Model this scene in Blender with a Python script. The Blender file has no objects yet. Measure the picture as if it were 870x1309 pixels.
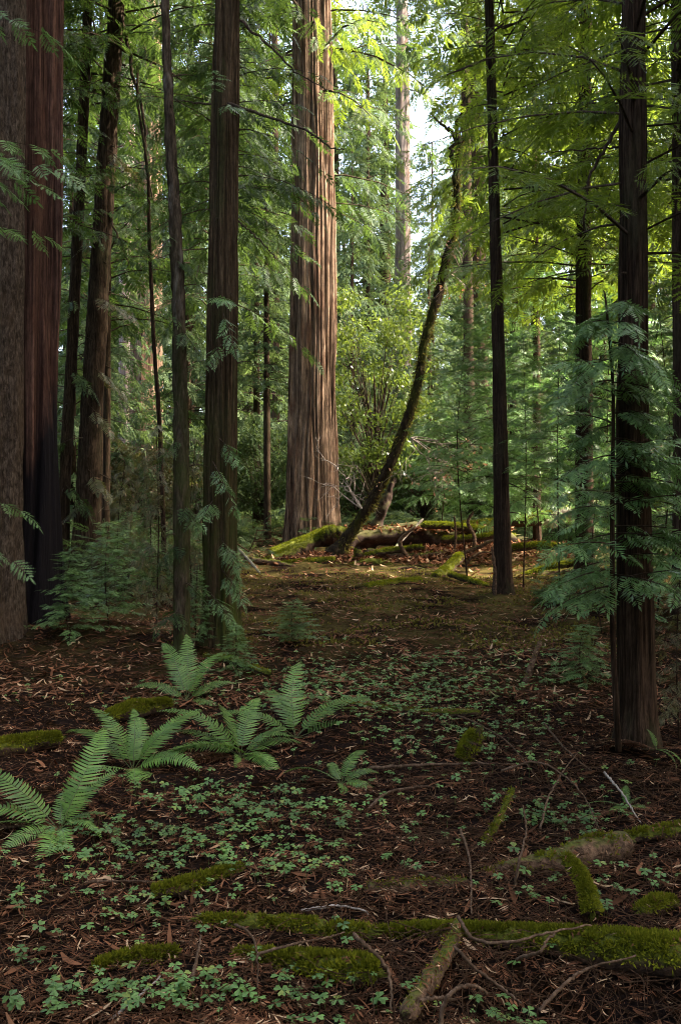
import bpy, math, random
import numpy as np
from mathutils import Vector

SEED = 7
rng = np.random.default_rng(SEED)
random.seed(SEED)
scene = bpy.context.scene
COL = scene.collection
F = 1273.0      # focal length in photo pixels
HY = 620.0      # horizon row in the photo
CZ = 1.6        # eye height

# ------------------------------------------------------------------ helpers: pixels to places
def P(px, py, d):
    return np.array([(px - 435.0) / F * d, d, CZ - (py - HY) / F * d])

def gd(py):
    return CZ * F / (py - HY)

def hash2(ix, iy, seed):
    ix = ix.astype(np.int64).astype(np.uint64); iy = iy.astype(np.int64).astype(np.uint64)
    h = (ix * np.uint64(374761393) + iy * np.uint64(668265263) + np.uint64(seed * 144269 + 12345)) & np.uint64(0xffffffff)
    h = ((h ^ (h >> np.uint64(13))) * np.uint64(1274126177)) & np.uint64(0xffffffff)
    h = ((h ^ (h >> np.uint64(16))) * np.uint64(2246822519)) & np.uint64(0xffffffff)
    return (h ^ (h >> np.uint64(15))).astype(np.float64) / 4294967295.0

def vn(x, y, seed=0, per=None):
    x = np.asarray(x, float); y = np.asarray(y, float)
    x, y = np.broadcast_arrays(x, y)
    ix = np.floor(x); iy = np.floor(y)
    fx = x - ix; fy = y - iy
    fx = fx * fx * (3 - 2 * fx); fy = fy * fy * (3 - 2 * fy)
    ix1 = ix + 1
    if per:
        ix = np.mod(ix, per); ix1 = np.mod(ix1, per)
    a = hash2(ix + 5000, iy + 5000, seed); b = hash2(ix1 + 5000, iy + 5000, seed)
    c = hash2(ix + 5000, iy + 5001, seed); d = hash2(ix1 + 5000, iy + 5001, seed)
    return (a * (1 - fx) + b * fx) * (1 - fy) + (c * (1 - fx) + d * fx) * fy

MOUND = [(P(545, 712, 21.5), 2.2, 1.2, 0.20), (P(380, 722, 20.5), 1.0, 1.0, 0.12), (P(690, 700, 22.5), 2.0, 1.6, 0.2),
         (P(140, 800, 10.4), 1.0, 0.8, 0.12), (P(70, 860, 8.6), 0.8, 0.5, 0.06), (P(640, 1140, 3.9), 0.5, 0.35, 0.05)]
for _x, _y, _d, _s, _h in [(5, 830, 9.6, .45, .10), (44, 818, 10.3, .6, .12), (233, 848, 8.9, .25, .06), (281, 832, 9.6, .42, .10), (643, 766, 14, .35, .07), (814, 962, 6.0, .30, .08), (110, 752, 15.5, .5, .10), (398, 705, 26, 1.3, .25)]:
    MOUND.append((P(_x, _y, _d), _s, _s, _h))
TROUGH = [(P(840, 1262, 3.05), 0.35, 0.16, 0.10), (P(660, 1260, 3.1), 0.4, 0.13, 0.06), (P(420, 1285, 3.0), 0.3, 0.12, 0.05)]
def gh(x, y):
    x = np.asarray(x, float); y = np.asarray(y, float)
    far = np.clip((y - 9) / 20, 0, 1)
    z = 0.10 * (vn(x / 1.1, y / 1.1, 1) - 0.5) * np.clip(y / 6, 0.5, 1) + 0.05 * (vn(x / 0.31, y / 0.31, 2) - 0.5) + 0.022 * (vn(x / 0.09, y / 0.09, 3) - 0.5)
    z = z + 0.45 * far * (vn(x / 7.0 + 3, y / 7.0, 4) - 0.5)
    for c, sx, sy, h in MOUND:
        z = z + h * np.exp(-((x - c[0]) / sx) ** 2 - ((y - c[1]) / sy) ** 2)
    for c, sx, sy, h in TROUGH:
        z = z - h * np.exp(-((x - c[0]) / sx) ** 2 - ((y - c[1]) / sy) ** 2)
    return z

def Gp(px, py):
    d = gd(py)
    p = P(px, py, d)
    p[2] = float(gh(p[0], p[1]))
    return p

def spl(pts, n):
    pts = np.asarray(pts, float)
    m = len(pts)
    if m == 2:
        t = np.linspace(0, 1, n)[:, None]
        return pts[0] * (1 - t) + pts[1] * t
    q = np.vstack([2 * pts[0] - pts[1], pts, 2 * pts[-1] - pts[-2]])
    u = np.linspace(0, m - 1 - 1e-9, n)
    i = np.floor(u).astype(int); t = (u - i)[:, None]
    p0, p1, p2, p3 = q[i], q[i + 1], q[i + 2], q[i + 3]
    return 0.5 * ((2 * p1) + (-p0 + p2) * t + (2 * p0 - 5 * p1 + 4 * p2 - p3) * t ** 2 + (-p0 + 3 * p1 - 3 * p2 + p3) * t ** 3)

# ------------------------------------------------------------------ helpers: meshes
class GB:
    """collects faces; build() links them as one mesh object"""
    def __init__(self):
        self.V = []; self.F = []; self.n = 0
    def add(self, V, faces, mat=0, smooth=False):
        V = np.asarray(V, float).reshape(-1, 3)
        for f in (faces if isinstance(faces, list) else [faces]):
            f = np.asarray(f, np.int64)
            if len(f): self.F.append((f + self.n, mat, smooth))
        self.V.append(V); self.n += len(V)
    def mesh(self, name, mats):
        V = np.concatenate(self.V) if self.V else np.zeros((0, 3))
        me = bpy.data.meshes.new(name)
        me.vertices.add(len(V)); me.vertices.foreach_set('co', V.astype(np.float32).ravel())
        loops = np.concatenate([f.ravel() for f, m, s in self.F])
        starts = []; mi = []; sm = []; off = 0
        for f, m, s in self.F:
            k = f.shape[1]; c = len(f)
            starts.append(off + np.arange(c) * k); off += c * k
            mi.append(np.full(c, m)); sm.append(np.full(c, s))
        me.loops.add(len(loops)); me.loops.foreach_set('vertex_index', loops.astype(np.int32))
        st = np.concatenate(starts)
        me.polygons.add(len(st)); me.polygons.foreach_set('loop_start', st.astype(np.int32))
        me.polygons.foreach_set('material_index', np.concatenate(mi).astype(np.int32))
        me.polygons.foreach_set('use_smooth', np.concatenate(sm).astype(bool))
        for m in mats: me.materials.append(m)
        me.update(calc_edges=True)
        return me
    def build(self, name, mats, parent=None, loc=(0, 0, 0)):
        o = bpy.data.objects.new(name, self.mesh(name, mats))
        COL.objects.link(o); o.location = loc
        if parent is not None: o.parent = parent
        return o

def link_mesh(name, me, parent=None, loc=(0, 0, 0), rz=0, sc=1):
    o = bpy.data.objects.new(name, me); COL.objects.link(o)
    o.location = loc; o.rotation_euler = (0, 0, rz); o.scale = (sc, sc, sc) if np.isscalar(sc) else sc
    if parent is not None: o.parent = parent
    return o

def thing(name, label, cat, loc, group=None):
    o = bpy.data.objects.new(name, None); COL.objects.link(o)
    o.location = tuple(float(v) for v in loc); o.empty_display_size = 0.2
    o['label'] = label; o['category'] = cat
    if group: o['group'] = group
    return o

def tag(o, label, cat, group=None):
    o['label'] = label; o['category'] = cat
    if group: o['group'] = group
    return o

def tube(gb, path, rad, ns=8, disp=None, mat=0, cap=True, smooth=True, ref=None):
    path = np.asarray(path, float); n = len(path)
    rad = np.broadcast_to(np.asarray(rad, float), (n,))
    T = np.gradient(path, axis=0); T /= np.linalg.norm(T, axis=1)[:, None] + 1e-12
    if ref is None:
        ref = np.eye(3)[np.argmin(np.abs(T).mean(0))]
    N = ref - (T @ ref)[:, None] * T; N /= np.linalg.norm(N, axis=1)[:, None]
    B = np.cross(T, N)
    th = np.arange(ns) / ns
    s = np.concatenate([[0], np.cumsum(np.linalg.norm(np.diff(path, axis=0), axis=1))])
    R = rad[:, None] * np.ones((1, ns))
    if disp is not None: R = R + disp(th[None, :], s[:, None])
    c = np.cos(2 * np.pi * th); sn = np.sin(2 * np.pi * th)
    V = path[:, None, :] + R[:, :, None] * (N[:, None, :] * c[None, :, None] + B[:, None, :] * sn[None, :, None])
    i = np.arange(n - 1)[:, None]; j = np.arange(ns)[None, :]; j2 = (j + 1) % ns
    q = np.stack(np.broadcast_arrays(i * ns + j, i * ns + j2, (i + 1) * ns + j2, (i + 1) * ns + j), -1).reshape(-1, 4)
    Vf = V.reshape(-1, 3); faces = [q]
    if cap:
        Vf = np.vstack([Vf, path[0] - T[0] * rad[0] * .15, path[-1] + T[-1] * rad[-1] * .15])
        k = np.arange(ns); k2 = (k + 1) % ns
        faces.append(np.stack([k2, k, np.full(ns, n * ns)], -1))
        faces.append(np.stack([(n - 1) * ns + k, (n - 1) * ns + k2, np.full(ns, n * ns + 1)], -1))
    gb.add(Vf, faces, mat, smooth)
    return V

# ------------------------------------------------------------------ materials
class NT:
    def __init__(self, name):
        self.m = bpy.data.materials.new(name); self.m.use_nodes = True
        self.t = self.m.node_tree; self.t.nodes.clear()
        self.out = self.t.nodes.new('ShaderNodeOutputMaterial')
    def n(self, typ, **kw):
        nd = self.t.nodes.new(typ)
        for k, v in kw.items():
            if k.startswith('_'): setattr(nd, k[1:], v)
            else: nd.inputs[k.replace('__', ' ')].default_value = v
        return nd
    def l(self, a, b): self.t.links.new(a, b)
    def coords(self, scale):
        tc = self.n('ShaderNodeTexCoord'); mp = self.n('ShaderNodeMapping')
        mp.inputs['Scale'].default_value = scale
        self.l(tc.outputs['Object'], mp.inputs['Vector']); return mp.outputs[0]
    def noise(self, vec, scale, detail=5, rough=.6, dist=0):
        nd = self.n('ShaderNodeTexNoise', Scale=scale, Detail=detail, Roughness=rough, Distortion=dist)
        self.l(vec, nd.inputs['Vector']); return nd.outputs['Fac']
    def ramp(self, fac, stops):
        r = self.n('ShaderNodeValToRGB'); e = r.color_ramp.elements
        while len(e) < len(stops): e.new(0.5)
        for el, (p, c) in zip(e, stops):
            el.position = p; el.color = (*c, 1) if not np.isscalar(c) else (c, c, c, 1)
        self.l(fac, r.inputs[0]); return r.outputs[0]
    def mix(self, fac, a, b):
        m = self.n('ShaderNodeMix', _data_type='RGBA')
        for sk, v in ((m.inputs[0], fac), (m.inputs[6], a), (m.inputs[7], b)):
            if hasattr(v, 'node'): self.l(v, sk)
            elif sk.name == 'Factor': sk.default_value = v
            else: sk.default_value = (*v, 1)
        return m.outputs[2]
    def bump(self, h, strength, dist):
        b = self.n('ShaderNodeBump', Strength=strength, Distance=dist); self.l(h, b.inputs['Height']); return b.outputs[0]
    def surf(self, col, rough=.8, spec=.2, normal=None):
        p = self.n('ShaderNodeBsdfPrincipled', Roughness=rough)
        p.inputs['Specular IOR Level'].default_value = spec
        if hasattr(col, 'node'): self.l(col, p.inputs['Base Color'])
        else: p.inputs['Base Color'].default_value = (*col, 1)
        if normal is not None: self.l(normal, p.inputs['Normal'])
        return p
    def fin(self, s):
        self.l(s.outputs[0], self.out.inputs['Surface']); return self.m

def up_mask(t, lo, hi, noise_out, amt=.5):
    """moss grows on upward faces, broken up by noise"""
    g = t.n('ShaderNodeNewGeometry'); sp = t.n('ShaderNodeSeparateXYZ'); t.l(g.outputs['Normal'], sp.inputs[0])
    ma = t.n('ShaderNodeMath', _operation='MULTIPLY_ADD'); t.l(noise_out, ma.inputs[0]); ma.inputs[1].default_value = amt
    t.l(sp.outputs[2], ma.inputs[2])
    mr = t.n('ShaderNodeMapRange'); t.l(ma.outputs[0], mr.inputs[0]); mr.inputs[1].default_value = lo; mr.inputs[2].default_value = hi
    return mr.outputs[0]

def bark(name, dark, light, accent, k=14, zs=.08, bumpd=.012, moss=None, moss_h=(2.0, .2), char=None, accent_lo=.52):
    t = NT(name)
    v = t.coords((k, k, k * zs)); v2 = t.coords((1, 1, .35)); v3 = t.coords((k * 2.2, k * 2.2, k * .5))
    v4 = t.coords((k * 3.2, k * 3.2, k * zs * 1.3))
    fa = t.noise(v, 1.0, 6, .65, .6); fb = t.noise(v4, 1.0, 5, .7, .4); f2 = t.noise(v2, 3.2, 4, .6, .3); f3 = t.noise(v3, 1.0, 4, .7)
    av = t.n('ShaderNodeMath', _operation='MULTIPLY_ADD'); t.l(fa, av.inputs[0]); av.inputs[1].default_value = .5
    hb = t.n('ShaderNodeMath', _operation='MULTIPLY'); t.l(fb, hb.inputs[0]); hb.inputs[1].default_value = .5; t.l(hb.outputs[0], av.inputs[2]); f1 = av.outputs[0]
    c = t.ramp(f1, [(.40, dark), (.50, tuple((a + b) * .42 for a, b in zip(dark, light))), (.59, light)])
    c = t.mix(t.ramp(f2, [(accent_lo, 0.0), (accent_lo + .16, 0.85)]), c, accent)
    c = t.mix(t.ramp(f3, [(.35, .55), (.62, 0.0)]), c, tuple(x * .45 for x in dark))
    if moss:
        tc = t.n('ShaderNodeTexCoord'); sp = t.n('ShaderNodeSeparateXYZ'); t.l(tc.outputs['Object'], sp.inputs[0])
        mr = t.n('ShaderNodeMapRange'); t.l(sp.outputs[2], mr.inputs[0])
        mr.inputs[1].default_value = moss_h[0]; mr.inputs[2].default_value = moss_h[1]
        f4 = t.noise(v2, 6, 6, .7)
        mm = t.n('ShaderNodeMath', _operation='MULTIPLY'); t.l(mr.outputs[0], mm.inputs[0]); t.l(t.ramp(f4, [(.40, .0), (.62, .9)]), mm.inputs[1])
        c = t.mix(mm.outputs[0], c, moss)
    if char:
        tc = t.n('ShaderNodeTexCoord'); sp = t.n('ShaderNodeSeparateXYZ'); t.l(tc.outputs['Object'], sp.inputs[0])
        ma = t.n('ShaderNodeMath', _operation='MULTIPLY_ADD'); t.l(t.noise(v2, 1.6, 4, .6), ma.inputs[0]); ma.inputs[1].default_value = -5.0
        t.l(sp.outputs[2], ma.inputs[2])
        mr = t.n('ShaderNodeMapRange'); t.l(ma.outputs[0], mr.inputs[0]); mr.inputs[1].default_value = char + .4; mr.inputs[2].default_value = char - .4
        c = t.mix(mr.outputs[0], c, (.012, .010, .010))
    nrm = t.bump(f1, 1.0, bumpd * 1.8)
    return t.fin(t.surf(c, .95, .03, nrm))

def leafmat(name, c1, c2, tr, tf=.42, rough=.45, spec=.28, c3=None, f3=.9):
    t = NT(name)
    g = t.n('ShaderNodeNewGeometry')
    stops = [(0.0, c1), (f3 if c3 else 1.0, c2)]
    if c3: stops.append((min(1, f3 + .03), c3))
    col = t.ramp(g.outputs['Random Per Island'], stops)
    v = t.coords((1, 1, 1)); f = t.noise(v, 1.6, 5, .72)
    hs = t.n('ShaderNodeHueSaturation'); t.l(col, hs.inputs['Color'])
    mr = t.n('ShaderNodeMapRange'); t.l(f, mr.inputs[0]); mr.inputs[1].default_value = .32; mr.inputs[2].default_value = .68
    mr.inputs[3].default_value = .50; mr.inputs[4].default_value = 1.5
    t.l(mr.outputs[0], hs.inputs['Value'])
    p = t.surf(hs.outputs[0], rough, spec)
    tl = t.n('ShaderNodeBsdfTranslucent')
    mt = t.n('ShaderNodeMix', _data_type='RGBA', _blend_type='MULTIPLY'); mt.inputs[0].default_value = 1
    t.l(mr.outputs[0], mt.inputs[6]); mt.inputs[7].default_value = (*tr, 1); t.l(mt.outputs[2], tl.inputs[0])
    ms = t.n('ShaderNodeMixShader'); ms.inputs[0].default_value = tf
    t.l(p.outputs[0], ms.inputs[1]); t.l(tl.outputs[0], ms.inputs[2])
    t.l(ms.outputs[0], t.out.inputs['Surface']); return t.m

def logmat(name, dark, light, moss1, moss2, lo=.45, hi=.8):
    t = NT(name)
    v = t.coords((1, 1, 1))
    f1 = t.noise(v, 34, 8, .72, .8); f2 = t.noise(v, 5, 5, .65); f3 = t.noise(v, 60, 3, .7)
    c = t.ramp(f1, [(.38, dark), (.62, light)])
    m = t.mix(t.ramp(f3, [(.35, 0.0), (.65, 1.0)]), moss1, moss2)
    c = t.mix(up_mask(t, lo, hi, f2, 1.0), c, m)
    return t.fin(t.surf(c, .92, .1, t.bump(f3, .7, .01)))

M = {}
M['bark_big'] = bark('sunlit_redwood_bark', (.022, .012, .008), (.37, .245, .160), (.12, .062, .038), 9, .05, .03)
M['bark_dark'] = bark('dark_redwood_bark', (.022, .011, .008), (.155, .082, .055), (.085, .038, .024), 14, .03, .02, char=-.2)
M['bark_grey'] = bark('grey_brown_bark', (.024, .016, .010), (.115, .086, .060), (.085, .055, .032), 22, .55, .012)
M['bark_mid'] = bark('furrowed_brown_bark', (.022, .014, .007), (.120, .080, .044), (.060, .060, .022), 26, .05, .012, moss=(.045, .060, .012), moss_h=(2.6, .3))
M['bark_thin'] = bark('lichen_bark', (.024, .017, .010), (.095, .070, .046), (.32, .30, .25), 16, .3, .01, moss=(.04, .055, .012), moss_h=(4.0, .2), accent_lo=.58)
M['bark_slim'] = bark('slim_brown_bark', (.020, .013, .008), (.090, .060, .037), (.055, .048, .024), 20, .14, .01)
M['bark_red'] = bark('dark_red_bark', (.016, .010, .006), (.085, .053, .034), (.055, .050, .025), 26, .06, .012)
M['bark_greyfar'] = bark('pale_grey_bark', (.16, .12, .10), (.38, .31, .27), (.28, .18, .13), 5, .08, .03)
M['bark_mossy'] = bark('mossy_bark', (.018, .013, .009), (.060, .043, .026), (.055, .058, .012), 10, .5, .02, accent_lo=.48)
M['twig'] = bark('dead_twig_bark', (.030, .016, .009), (.135, .078, .044), (.095, .042, .020), 30, .5, .002)
M['twig_brown'] = bark('fallen_twig_bark', (.055, .034, .021), (.19, .125, .080), (.11, .062, .034), 30, .5, .002)
M['paletwig'] = bark('bleached_twig_bark', (.24, .19, .15), (.48, .41, .34), (.40, .33, .26), 30, .5, .002)
M['branch'] = bark('conifer_branch_bark', (.035, .024, .016), (.10, .07, .05), (.07, .06, .03), 20, .5, .004)
M['leaf_dark'] = leafmat('deep_green_needles', (.020, .042, .016), (.054, .086, .024), (.08, .13, .02), .40, .5, .15)
M['leaf_yel'] = leafmat('yellow_green_needles', (.036, .070, .014), (.088, .135, .022), (.19, .26, .02), .48)
M['leaf_blue'] = leafmat('blue_green_needles', (.055, .115, .034), (.165, .265, .080), (.12, .23, .05), .32, .38, .32)
M['leaf_far'] = leafmat('far_green_needles', (.032, .060, .026), (.088, .124, .048), (.10, .145, .035), .40, .6, .1)
M['leaf_olive'] = leafmat('dull_olive_needles', (.055, .065, .030), (.10, .105, .045), (.14, .13, .03), .35, c3=(.16, .09, .05), f3=.85)
M['leaf_sun'] = leafmat('bright_broad_leaves', (.058, .098, .022), (.118, .165, .034), (.20, .26, .03), .45, .35, .35)
M['leaf_fern'] = leafmat('fern_pinnae', (.075, .155, .028), (.145, .250, .045), (.13, .23, .03), .3, .42, .3)
M['fern_stem'] = leafmat('fern_stem', (.06, .09, .02), (.09, .11, .03), (.05, .08, .02), .1)
M['leaf_sorrel'] = leafmat('sorrel_leaflets', (.065, .135, .036), (.125, .225, .055), (.12, .24, .03), .28, .45, .3, c3=(.19, .24, .05), f3=.88)
M['litter'] = leafmat('fallen_brown_leaves', (.030, .013, .006), (.21, .094, .046), (.12, .03, .01), .12, .85, .04, c3=(.42, .28, .16), f3=.88)
M['deadleaf'] = leafmat('withered_orange_leaves', (.40, .22, .13), (.52, .34, .24), (.4, .18, .08), .35, .7, .2)
M['moss'] = leafmat('moss_blades', (.088, .102, .007), (.225, .222, .014), (.13, .14, .01), .35, .8, .1)
M['moss_sun'] = leafmat('bright_moss_blades', (.085, .100, .008), (.165, .175, .014), (.2, .22, .01), .35, .8, .1)
M['moss_dry'] = leafmat('dull_floor_moss', (.080, .072, .012), (.20, .17, .030), (.10, .09, .015), .3, .85, .1)
M['log'] = logmat('mossy_log', (.022, .014, .010), (.085, .052, .034), (.038, .046, .006), (.090, .095, .011))
M['log_bare'] = logmat('rotting_log', (.022, .013, .008), (.150, .092, .054), (.04, .05, .01), (.09, .10, .015), 1.15, 1.5)
M['log_red'] = logmat('litter_covered_log', (.012, .008, .006), (.055, .034, .024), (.045, .05, .010), (.075, .058, .030), .6, 1.1)
M['palewood'] = logmat('bleached_wood', (.20, .16, .12), (.42, .36, .29), (.12, .14, .02), (.16, .18, .03), 1.1, 1.5)

def ground_mat():
    t = NT('forest_floor_duff')
    v = t.coords((1, 1, 1))
    f1 = t.noise(v, 30, 8, .7, .4); f2 = t.noise(v, 1.1, 5, .6, .3); f3 = t.noise(v, 6.5, 6, .7, 1.0); f4 = t.noise(v, .55, 4, .6); f5 = t.noise(v, 90, 3, .7)
    c = t.ramp(f1, [(.38, (.004, .003, .002)), (.54, (.015, .008, .004)), (.70, (.10, .046, .022))])
    c = t.mix(t.ramp(f3, [(.42, .75), (.60, 0.0)]), c, (.014, .010, .009))
    # moss film in the clearing
    sp = t.n('ShaderNodeSeparateXYZ'); tc = t.n('ShaderNodeTexCoord'); t.l(tc.outputs['Object'], sp.inputs[0])
    mr = t.n('ShaderNodeMapRange'); t.l(sp.outputs[1], mr.inputs[0]); mr.inputs[1].default_value = 7.0; mr.inputs[2].default_value = 13.0
    mm = t.n('ShaderNodeMath', _operation='MULTIPLY'); t.l(mr.outputs[0], mm.inputs[0]); t.l(t.ramp(f2, [(.40, 0.0), (.60, .75)]), mm.inputs[1])
    moss = t.mix(f1, (.026, .019, .008), (.21, .165, .050))
    c = t.mix(mm.outputs[0], c, moss)
    return t.fin(t.surf(c, 1.0, 0.0, t.bump(f1, 1.0, .03)))
M['ground'] = ground_mat()

# ------------------------------------------------------------------ world, sun, camera
EL, AZ = math.radians(43), (0.9995, 0.02)
S = Vector((AZ[0] * math.cos(EL), AZ[1] * math.cos(EL), math.sin(EL))).normalized()
w = bpy.data.worlds.new('World'); scene.world = w; w.use_nodes = True
nt = w.node_tree; nt.nodes.clear()
sky = nt.nodes.new('ShaderNodeTexSky'); sky.sky_type = 'NISHITA'; sky.sun_disc = False
sky.sun_elevation = EL; sky.sun_rotation = math.atan2(S.x, S.y); sky.dust_density = 6.0; sky.air_density = 0.8; sky.ozone_density = 0.0
bg = nt.nodes.new('ShaderNodeBackground'); bg.inputs[1].default_value = 0.15
ow = nt.nodes.new('ShaderNodeOutputWorld')
nt.links.new(sky.outputs[0], bg.inputs[0]); nt.links.new(bg.outputs[0], ow.inputs[0])
sl = bpy.data.lights.new('sun', 'SUN'); sl.energy = 2.1; sl.angle = math.radians(.53); sl.color = (1, .93, .82)
so = bpy.data.objects.new('sun', sl); COL.objects.link(so); so.rotation_euler = S.to_track_quat('Z', 'Y').to_euler(); so.location = (20, 0, 40)
cd = bpy.data.cameras.new('camera'); cam = bpy.data.objects.new('camera', cd); COL.objects.link(cam)
cam.location = (0, 0, CZ); cam.rotation_euler = (math.radians(90), 0, 0)
cd.sensor_fit = 'VERTICAL'; cd.sensor_height = 36; cd.sensor_width = 24; cd.lens = F / 1309 * 36; cd.shift_y = -(654.5 - HY) / 1309
cd.clip_start = .05; cd.clip_end = 2000
scene.camera = cam
vs = scene.view_settings; vs.view_transform = 'Standard'; vs.look = 'None'; vs.exposure = 3.35; vs.gamma = 1; vs.use_curve_mapping = False
cy = scene.cycles
cy.max_bounces = 7; cy.diffuse_bounces = 4; cy.glossy_bounces = 2; cy.transmission_bounces = 4; cy.transparent_max_bounces = 4
cy.sample_clamp_indirect = 6; cy.caustics_reflective = False; cy.caustics_refractive = False
cy.use_denoising = True; cy.filter_width = 1.0
try:
    cy.denoiser = 'OPENIMAGEDENOISE'; cy.denoising_input_passes = 'RGB_ALBEDO_NORMAL'; cy.denoising_prefilter = 'ACCURATE'
except Exception: pass

# ------------------------------------------------------------------ ground
def ground():
    def axis(lim, fine, n):
        u = np.linspace(-1, 1, n); k = math.asinh(lim / fine)
        return np.sinh(u * k) * fine
    xs = axis(400, .9, 420)
    u = np.linspace(0, 1, 620)
    ys = np.concatenate([-np.geomspace(300, 2.2, 30) + 3.5, 1.35 + np.sinh(u * math.asinh(500 / 1.6)) * 1.6])
    X, Y = np.meshgrid(xs, ys)
    Z = gh(X, Y)
    nx, ny = len(xs), len(ys)
    i = np.arange(ny - 1)[:, None]; j = np.arange(nx - 1)[None, :]
    q = np.stack(np.broadcast_arrays(i * nx + j, i * nx + j + 1, (i + 1) * nx + j + 1, (i + 1) * nx + j), -1).reshape(-1, 4)
    g = GB(); g.add(np.stack([X, Y, Z], -1), q, 0, True)
    o = g.build('ground', [M['ground']]); o['kind'] = 'structure'
ground()

# ------------------------------------------------------------------ foliage templates
def kites(pos, d, nrm, ln, wd, fold=.25):
    """pos,d,nrm: n x 3 arrays; one bent kite of two triangles each"""
    r = np.cross(d, nrm); r /= np.linalg.norm(r, axis=1)[:, None] + 1e-9
    u = np.cross(r, d)
    ln = np.broadcast_to(ln, (len(pos),))[:, None]; wd = np.broadcast_to(wd, (len(pos),))[:, None]
    a = pos; t = pos + d * ln - u * ln * .12
    m = pos + d * ln * .45
    l = m + r * wd * .5 - u * wd * fold; rr = m - r * wd * .5 - u * wd * fold
    V = np.stack([a, l, t, rr], 1).reshape(-1, 3)
    k = np.arange(len(pos))[:, None] * 4
    Fc = np.concatenate([k + np.array([[0, 1, 2]]), k + np.array([[0, 2, 3]])])
    return V, Fc

def spray_template(pairs, klen, kw, needle=False, seed=0):
    """unit spray along +y, length 1; z up."""
    r = np.random.default_rng(seed)
    Vs = []; Fs = []; n = 0
    pos = []; dr = []; ln = []
    for i in range(pairs):
        t = .08 + .84 * (i + .5) / pairs
        for sd in (-1, 1):
            tt = t + r.uniform(-.02, .02); a = math.radians(r.uniform(48, 66)) * sd
            pos.append((0, tt, -.16 * tt * tt)); dr.append((math.sin(a), math.cos(a), -.32 * tt + r.uniform(-.18, .12)))
            ln.append(klen * (.55 + .75 * math.sin(math.pi * min(1, tt * .9 + .12))) * r.uniform(.8, 1.15) * (1 - .35 * tt))
    pos.append((0, .93, -.14)); dr.append((0, 1, -.35)); ln.append(klen * .8)
    pos = np.array(pos); dr = np.array(dr); dr /= np.linalg.norm(dr, axis=1)[:, None]; ln = np.array(ln)
    up = np.tile([0., 0, 1], (len(pos), 1))
    if not needle:
        return kites(pos, dr, up, ln, kw * (.7 + .3 * ln / klen))
    P_, D_, U_, L_ = [], [], [], []
    for p, d, l in zip(pos, dr, ln):
        rr = np.cross(d, [0, 0, 1.]); rr /= np.linalg.norm(rr)
        m = needle
        for i in range(m):
            t = (i + .6) / m
            for sd in (-1, 1):
                q = p + d * l * t + np.array([0, 0, -.06 * t * t * l])
                dd = d * .62 + rr * sd * .80 + np.array([0, 0, r.uniform(-.1, .12)])
                P_.append(q); D_.append(dd / np.linalg.norm(dd)); L_.append(kw * .62 * (1 - .55 * max(0, t - .55) / .45) * (.6 + .4 * min(1, t * 4)))
        P_.append(p); D_.append(d); L_.append(l * 1.0)
    P_, D_, L_ = np.array(P_), np.array(D_), np.array(L_)
    return kites(P_, D_, np.tile([0., 0, 1], (len(P_), 1)), L_, np.minimum(L_ * .42, kw * .30), .1)

def instance(tV, tF, pos, fwd, up, sc):
    """n copies of a template as arrays"""
    f = fwd / (np.linalg.norm(fwd, axis=1)[:, None] + 1e-9)
    r = np.cross(f, up); r /= np.linalg.norm(r, axis=1)[:, None] + 1e-9
    u = np.cross(r, f)
    sc = np.broadcast_to(sc, (len(pos),))
    Mx = np.stack([r, f, u], 2) * sc[:, None, None]
    V = np.einsum('nij,vj->nvi', Mx, tV) + pos[:, None, :]
    Fc = (tF[None] + (np.arange(len(pos)) * len(tV))[:, None, None]).reshape(-1, tF.shape[1])
    return V.reshape(-1, 3), Fc

def twigs(gb, starts, ctrl, ends, r0, mat):
    """three-sided tapering quadratic curves, all at once"""
    n = len(starts); k = 5
    t = np.linspace(0, 1, k)[None, :, None]
    C = starts[:, None] * (1 - t) ** 2 + 2 * ctrl[:, None] * t * (1 - t) + ends[:, None] * t ** 2
    T = np.gradient(C, axis=1); T /= np.linalg.norm(T, axis=2)[..., None] + 1e-9
    ref = np.array([.31, .17, .93]); N = np.cross(T, ref); N /= np.linalg.norm(N, axis=2)[..., None] + 1e-9
    B = np.cross(T, N)
    R = np.broadcast_to(r0, (n,))[:, None] * (1 - .8 * np.linspace(0, 1, k))[None, :]
    V = []
    for a in (0, 2.094, 4.189):
        V.append(C + R[..., None] * (N * math.cos(a) + B * math.sin(a)))
    V = np.stack(V, 2).reshape(n, k * 3, 3)
    q = []
    for i in range(k - 1):
        for j in range(3):
            q.append([i * 3 + j, i * 3 + (j + 1) % 3, (i + 1) * 3 + (j + 1) % 3, (i + 1) * 3 + j])
    q = (np.array(q)[None] + (np.arange(n) * k * 3)[:, None, None]).reshape(-1, 4)
    gb.add(V, q, mat, True)

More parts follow.
